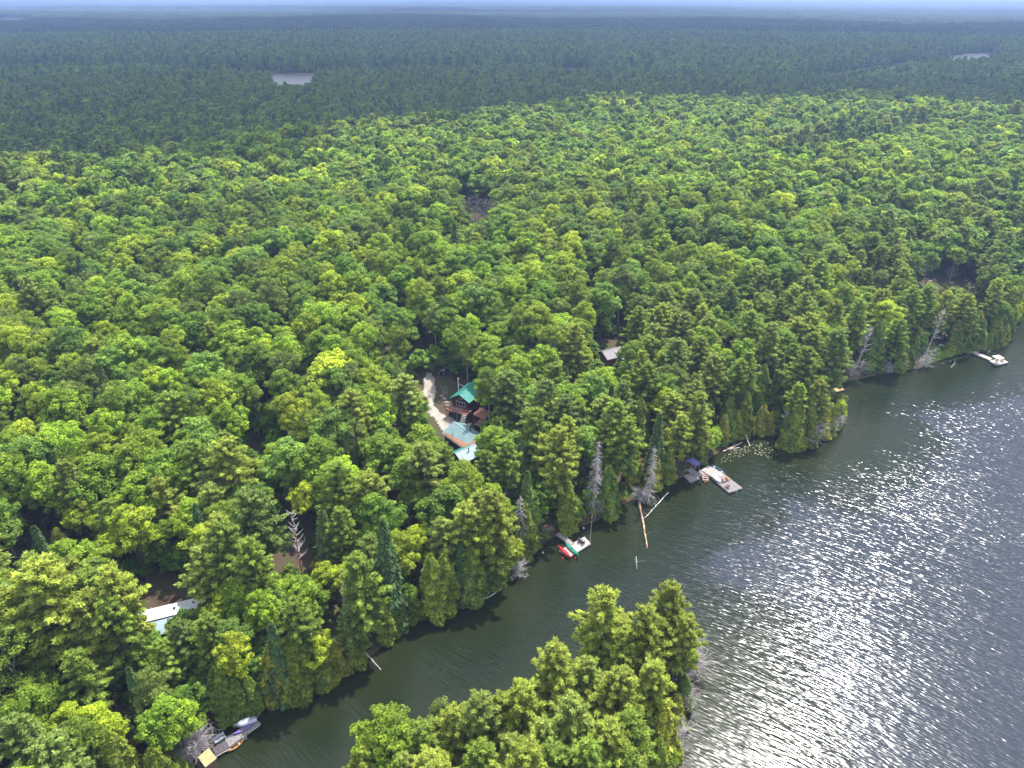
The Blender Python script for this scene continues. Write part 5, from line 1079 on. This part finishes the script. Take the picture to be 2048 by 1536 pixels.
for k_, (px_, py_) in enumerate(((925,402),(940,396),(955,392),(968,398),(978,405),(948,405))): dead('leafless purplish-grey tree in the bare patch of the upper canopy', px_, py_, 15, 3.6, 'bush', 80 + k_, 60, top=True, group='leafless trees in the upper canopy')

for L_ in DGRP.values():
    for k_, (_, t) in enumerate(sorted(L_, key=lambda q: q[0])): t['label'] = t['label'] + ', ' + OWORD[k_]
# ---- water lilies and shore grass
def lilies(name, poly, n, rmin, rmax, seed):
    g = np.random.RandomState(seed); P = np.array([wpx(p[0], p[1], 0.0)[:2] for p in poly]); V = []; F = []; k = 0
    while k < n:
        c = g.uniform(P.min(0), P.max(0))
        if not inpoly(P, np.array([c[0]]), np.array([c[1]]))[0]: continue
        r = g.uniform(rmin, rmax); b = len(V); V += [(c[0], c[1], 0.03)] + [(c[0] + r * math.cos(0.5 + 5.5 * j / 7), c[1] + r * math.sin(0.5 + 5.5 * j / 7), 0.03 + g.uniform(0, 0.05)) for j in range(8)]; F += [(b, b + 1 + j, b + 2 + j) for j in range(7)]; k += 1
    me = bpy.data.meshes.new(name); me.from_pydata(V, [], F); me.materials.append(M_lily); me.update(); return obj(name, me)
M_lily = mat('lily_pad', (0.09, 0.11, 0.035), 0.45, 0.4, (2.5, (0.15, 0.14, 0.07)))
tag(lilies('water_lilies', [(1452,908),(1470,900),(1500,890),(1548,880),(1560,895),(1556,912),(1535,918),(1500,905),(1475,918),(1450,928),(1432,928)], 190, 0.06, 0.22, 1), 'pale lily pads floating in the shallow inlet', 'water lilies', kind='stuff')
tag(lilies('drifting_leaves', [(1890,722),(1940,706),(1935,716),(1880,728)], 60, 0.1, 0.25, 2), 'lily pads in the shallows left of the far right dock', 'water lilies', kind='stuff')
g_ = np.random.RandomState(8); GP = np.array([ground_pt(*p)[:2] for p in [(1845,706),(1866,696),(1908,696),(1916,706),(1890,716),(1856,724)]]); C = []
while len(C) < 5000:
    c = g_.uniform(GP.min(0), GP.max(0), (4000, 2)); C += list(c[inpoly(GP, c[:, 0], c[:, 1])])
C = np.array(C); zc = np.maximum(0.02, terrain(C[:, 0], C[:, 1])); V, F = quads(np.column_stack([C, zc + 0.25]), np.column_stack([g_.normal(size=(len(C), 2)), np.full(len(C), 0.4)]), 0.5, g_, 1.4, along=np.tile([0, 0, 1.0], (len(C), 1)), tri=True)
M_grass = mat('marsh_grass', (0.16, 0.34, 0.03), 0.7, 0.2, (0.6, (0.28, 0.30, 0.06)))
tag(obj('shore_grass', mesh_np('grass', V, [F], [M_grass])), 'bright green marsh grass on the bank left of the far right dock', 'grass', kind='stuff')
# ------------------------------------------------------------------ labels of the individual trees: nearest landmark, side, order outward
LAND = [('the mobile home', 330, 1215), ('the lower left dock', 460, 1480), ('the large rusty-trunked dead tree', 590, 1090), ('the dark slope staircase', 355, 1355), ('the bleached leaning pole', 740, 1310),
        ('the small grey dock', 1145, 1090), ('the cottage roofs', 925, 880), ('the green-roofed cabin', 935, 790), ('the gravel drive', 858, 790), ('the tall dead grey spruce', 1200, 960), ('the long dock', 1440, 950),
        ('the lily inlet', 1500, 890), ('the tip of the wooded point', 1670, 850), ('the big spreading dead tree', 1720, 720), ('the far right dock', 1985, 715), ('the grey shingled cottage', 1225, 705),
        ('the tip of the near island', 1370, 1330), ('the left end of the near island', 800, 1500), ('the rocky marsh gap', 1890, 562), ('the slim dead spruce in the canopy', 228, 950), ('the orange log', 1285, 1040), ('the middle of the near island', 1130, 1420),
        ('the bottom left corner', 0, 1536), ('the small tan dock', 1675, 776), ('the left picture edge', 0, 1000)]
def side(dx, dy):
    return 'right of' if abs(dx) > abs(dy) and dx > 0 else 'left of' if abs(dx) > abs(dy) else 'above' if dy < 0 else 'below'
ORD = ['nearest', 'second', 'third', 'fourth', 'fifth', 'sixth', 'seventh', 'eighth', 'ninth', 'tenth', 'eleventh', 'twelfth', 'thirteenth', 'fourteenth', 'fifteenth', 'sixteenth', 'seventeenth', 'eighteenth']
KW = {'sapling': 'low bushy young tree', 'maple': 'broadleaf tree', 'aspen': 'fine-leaved tree', 'pine': 'pine', 'cedar': 'cedar', 'spruce': 'spruce'}
bins = {}
for rec in IND:
    e, kd, ti, i, px_, py_, H_, hand = rec; py_m = py_ + 25
    nm, lx, ly = min(LAND, key=lambda l: math.hypot(l[1] - px_, (l[2] - py_m) * 1.2)); sd = side(px_ - lx, (py_m - ly) * 1.2)
    bins.setdefault((nm, sd, kd, ti), []).append((math.hypot(px_ - lx, py_m - ly), rec))
for (nm, sd, kd, ti), L_ in bins.items():
    L_.sort(key=lambda q: q[0]); word = TINTS[kd][ti][1]
    for r, (d, rec) in enumerate(L_):
        e = rec[0]
        if r < 18 and (len(L_) > 1 or True):
            o_w = '' if len(L_) == 1 else (' nearest' if r == 0 else ' ' + ORD[r] + ' nearest')
            lab = '%s %s%s %s %s' % (word, KW[kd], o_w + (' one' if o_w else ''), sd, nm) if o_w else '%s %s %s %s' % (word, KW[kd], sd, nm)
        else: lab = '%s %s deep in the stand %s %s' % (word, KW[kd], sd, nm)
        tag(e, lab, {'sapling': 'young tree', 'maple': 'broadleaf tree', 'aspen': 'broadleaf tree', 'pine': 'pine tree', 'cedar': 'cedar', 'spruce': 'spruce'}[kd], '%s %s %s' % ({'sapling': 'young trees', 'maple': 'broadleaf trees', 'aspen': 'broadleaf trees', 'pine': 'pines', 'cedar': 'cedars', 'spruce': 'spruces'}[kd], sd, nm))
# ------------------------------------------------------------------ clouds that shade the far forest
M_cloud = bpy.data.materials.new('cloud'); M_cloud.use_nodes = True
N = M_cloud.node_tree.nodes; L = M_cloud.node_tree.links; p = N['Principled BSDF']; p.inputs['Base Color'].default_value = (0.9, 0.9, 0.92, 1); p.inputs['Roughness'].default_value = 1.0; p.inputs['Specular IOR Level'].default_value = 0.0
t = N.new('ShaderNodeBsdfTranslucent'); t.inputs[0].default_value = (0.85, 0.87, 0.92, 1); mx = N.new('ShaderNodeMixShader'); mx.inputs[0].default_value = 0.5
L.new(p.outputs[0], mx.inputs[1]); L.new(t.outputs[0], mx.inputs[2]); L.new(mx.outputs[0], N['Material Output'].inputs['Surface'])
CZ = 1300.0
def cloud(shadow, label):
    """a flat-based cumulus whose shadow covers the ground polygon"""
    off = np.array([SUNV.x, SUNV.y]) / SUNV.z * CZ; P = np.array(shadow, float) + off
    x0, y0 = P.min(0) - 300; x1, y1 = P.max(0) + 300; n = 90
    X_, Y_ = np.meshgrid(np.linspace(x0, x1, n), np.linspace(y0, y1, n)); d = sdist(P, X_.ravel(), Y_.ravel()) + 10 * wob(X_.ravel(), Y_.ravel(), 300, 77)
    t = np.clip(-d / 500.0, 0, 1) ** 0.6; top = CZ + 20 + 420 * t * (0.75 + 0.35 * wob(X_.ravel(), Y_.ravel(), 600, 5) + 0.15 * wob(X_.ravel(), Y_.ravel(), 220, 6)); bot = CZ - 25 * t * (1 + wob(X_.ravel(), Y_.ravel(), 300, 9))
    idx = (np.arange(n - 1)[:, None] * n + np.arange(n - 1)[None, :]).ravel(); F = np.stack([idx, idx + 1, idx + n + 1, idx + n], -1); F = F[(d[F] < 0).any(1)]
    sx, sy = SUNV.x / SUNV.z, SUNV.y / SUNV.z      # the heaps lean with the light, so the shadow keeps its outline
    V = np.concatenate([np.stack([X_.ravel() + (top - CZ) * sx, Y_.ravel() + (top - CZ) * sy, top], -1), np.stack([X_.ravel(), Y_.ravel(), bot], -1)])
    me = mesh_np('cloud', V, [F, F[:, ::-1] + n * n], [M_cloud], smooth_=True)
    tag(obj('cloud', me), label=label, kind='structure')
# the shaded ground follows the far side of the crest
az = np.linspace(-0.95, 0.95, 30); er = np.interp(az, E_az, E_r) + 18
inner = [(r * math.sin(a), r * math.cos(a)) for a, r in zip(az, er)]
cloud(inner + [(2900, 2800), (2300, 3200), (1500, 2900), (900, 3700), (200, 3500), (-600, 4300), (-1400, 3100), (-2300, 3400), (-2900, 2900)], 'broad flat-based cloud shading the dark forest beyond the hill')
cloud([(-1500, 5200), (300, 4700), (1500, 5300), (900, 6200), (-700, 6300)], 'smaller cloud farther off, shading a patch of distant forest')

# ------------------------------------------------------------------ the air
hz = bpy.data.materials.new('haze'); hz.use_nodes = True; N = hz.node_tree.nodes; L = hz.node_tree.links; N.clear()
o_ = N.new('ShaderNodeOutputMaterial'); pv = N.new('ShaderNodeVolumePrincipled'); pv.inputs['Color'].default_value = (0.42, 0.60, 1.0, 1); pv.inputs['Density'].default_value = 0.00021; pv.inputs['Anisotropy'].default_value = 0.2
L.new(pv.outputs[0], o_.inputs['Volume'])
B = 32000.0; zz = (-6.0, 125.0)
V = np.array([(x, y, z) for z in zz for y in (-B, B) for x in (-B, B)]); F = np.array([(0, 2, 3, 1), (4, 5, 7, 6), (0, 1, 5, 4), (2, 6, 7, 3), (0, 4, 6, 2), (1, 3, 7, 5)])
tag(obj('haze', mesh_np('haze', V, [F], [hz])), kind='stuff', label='thin blue summer haze over the forest', cat='haze')
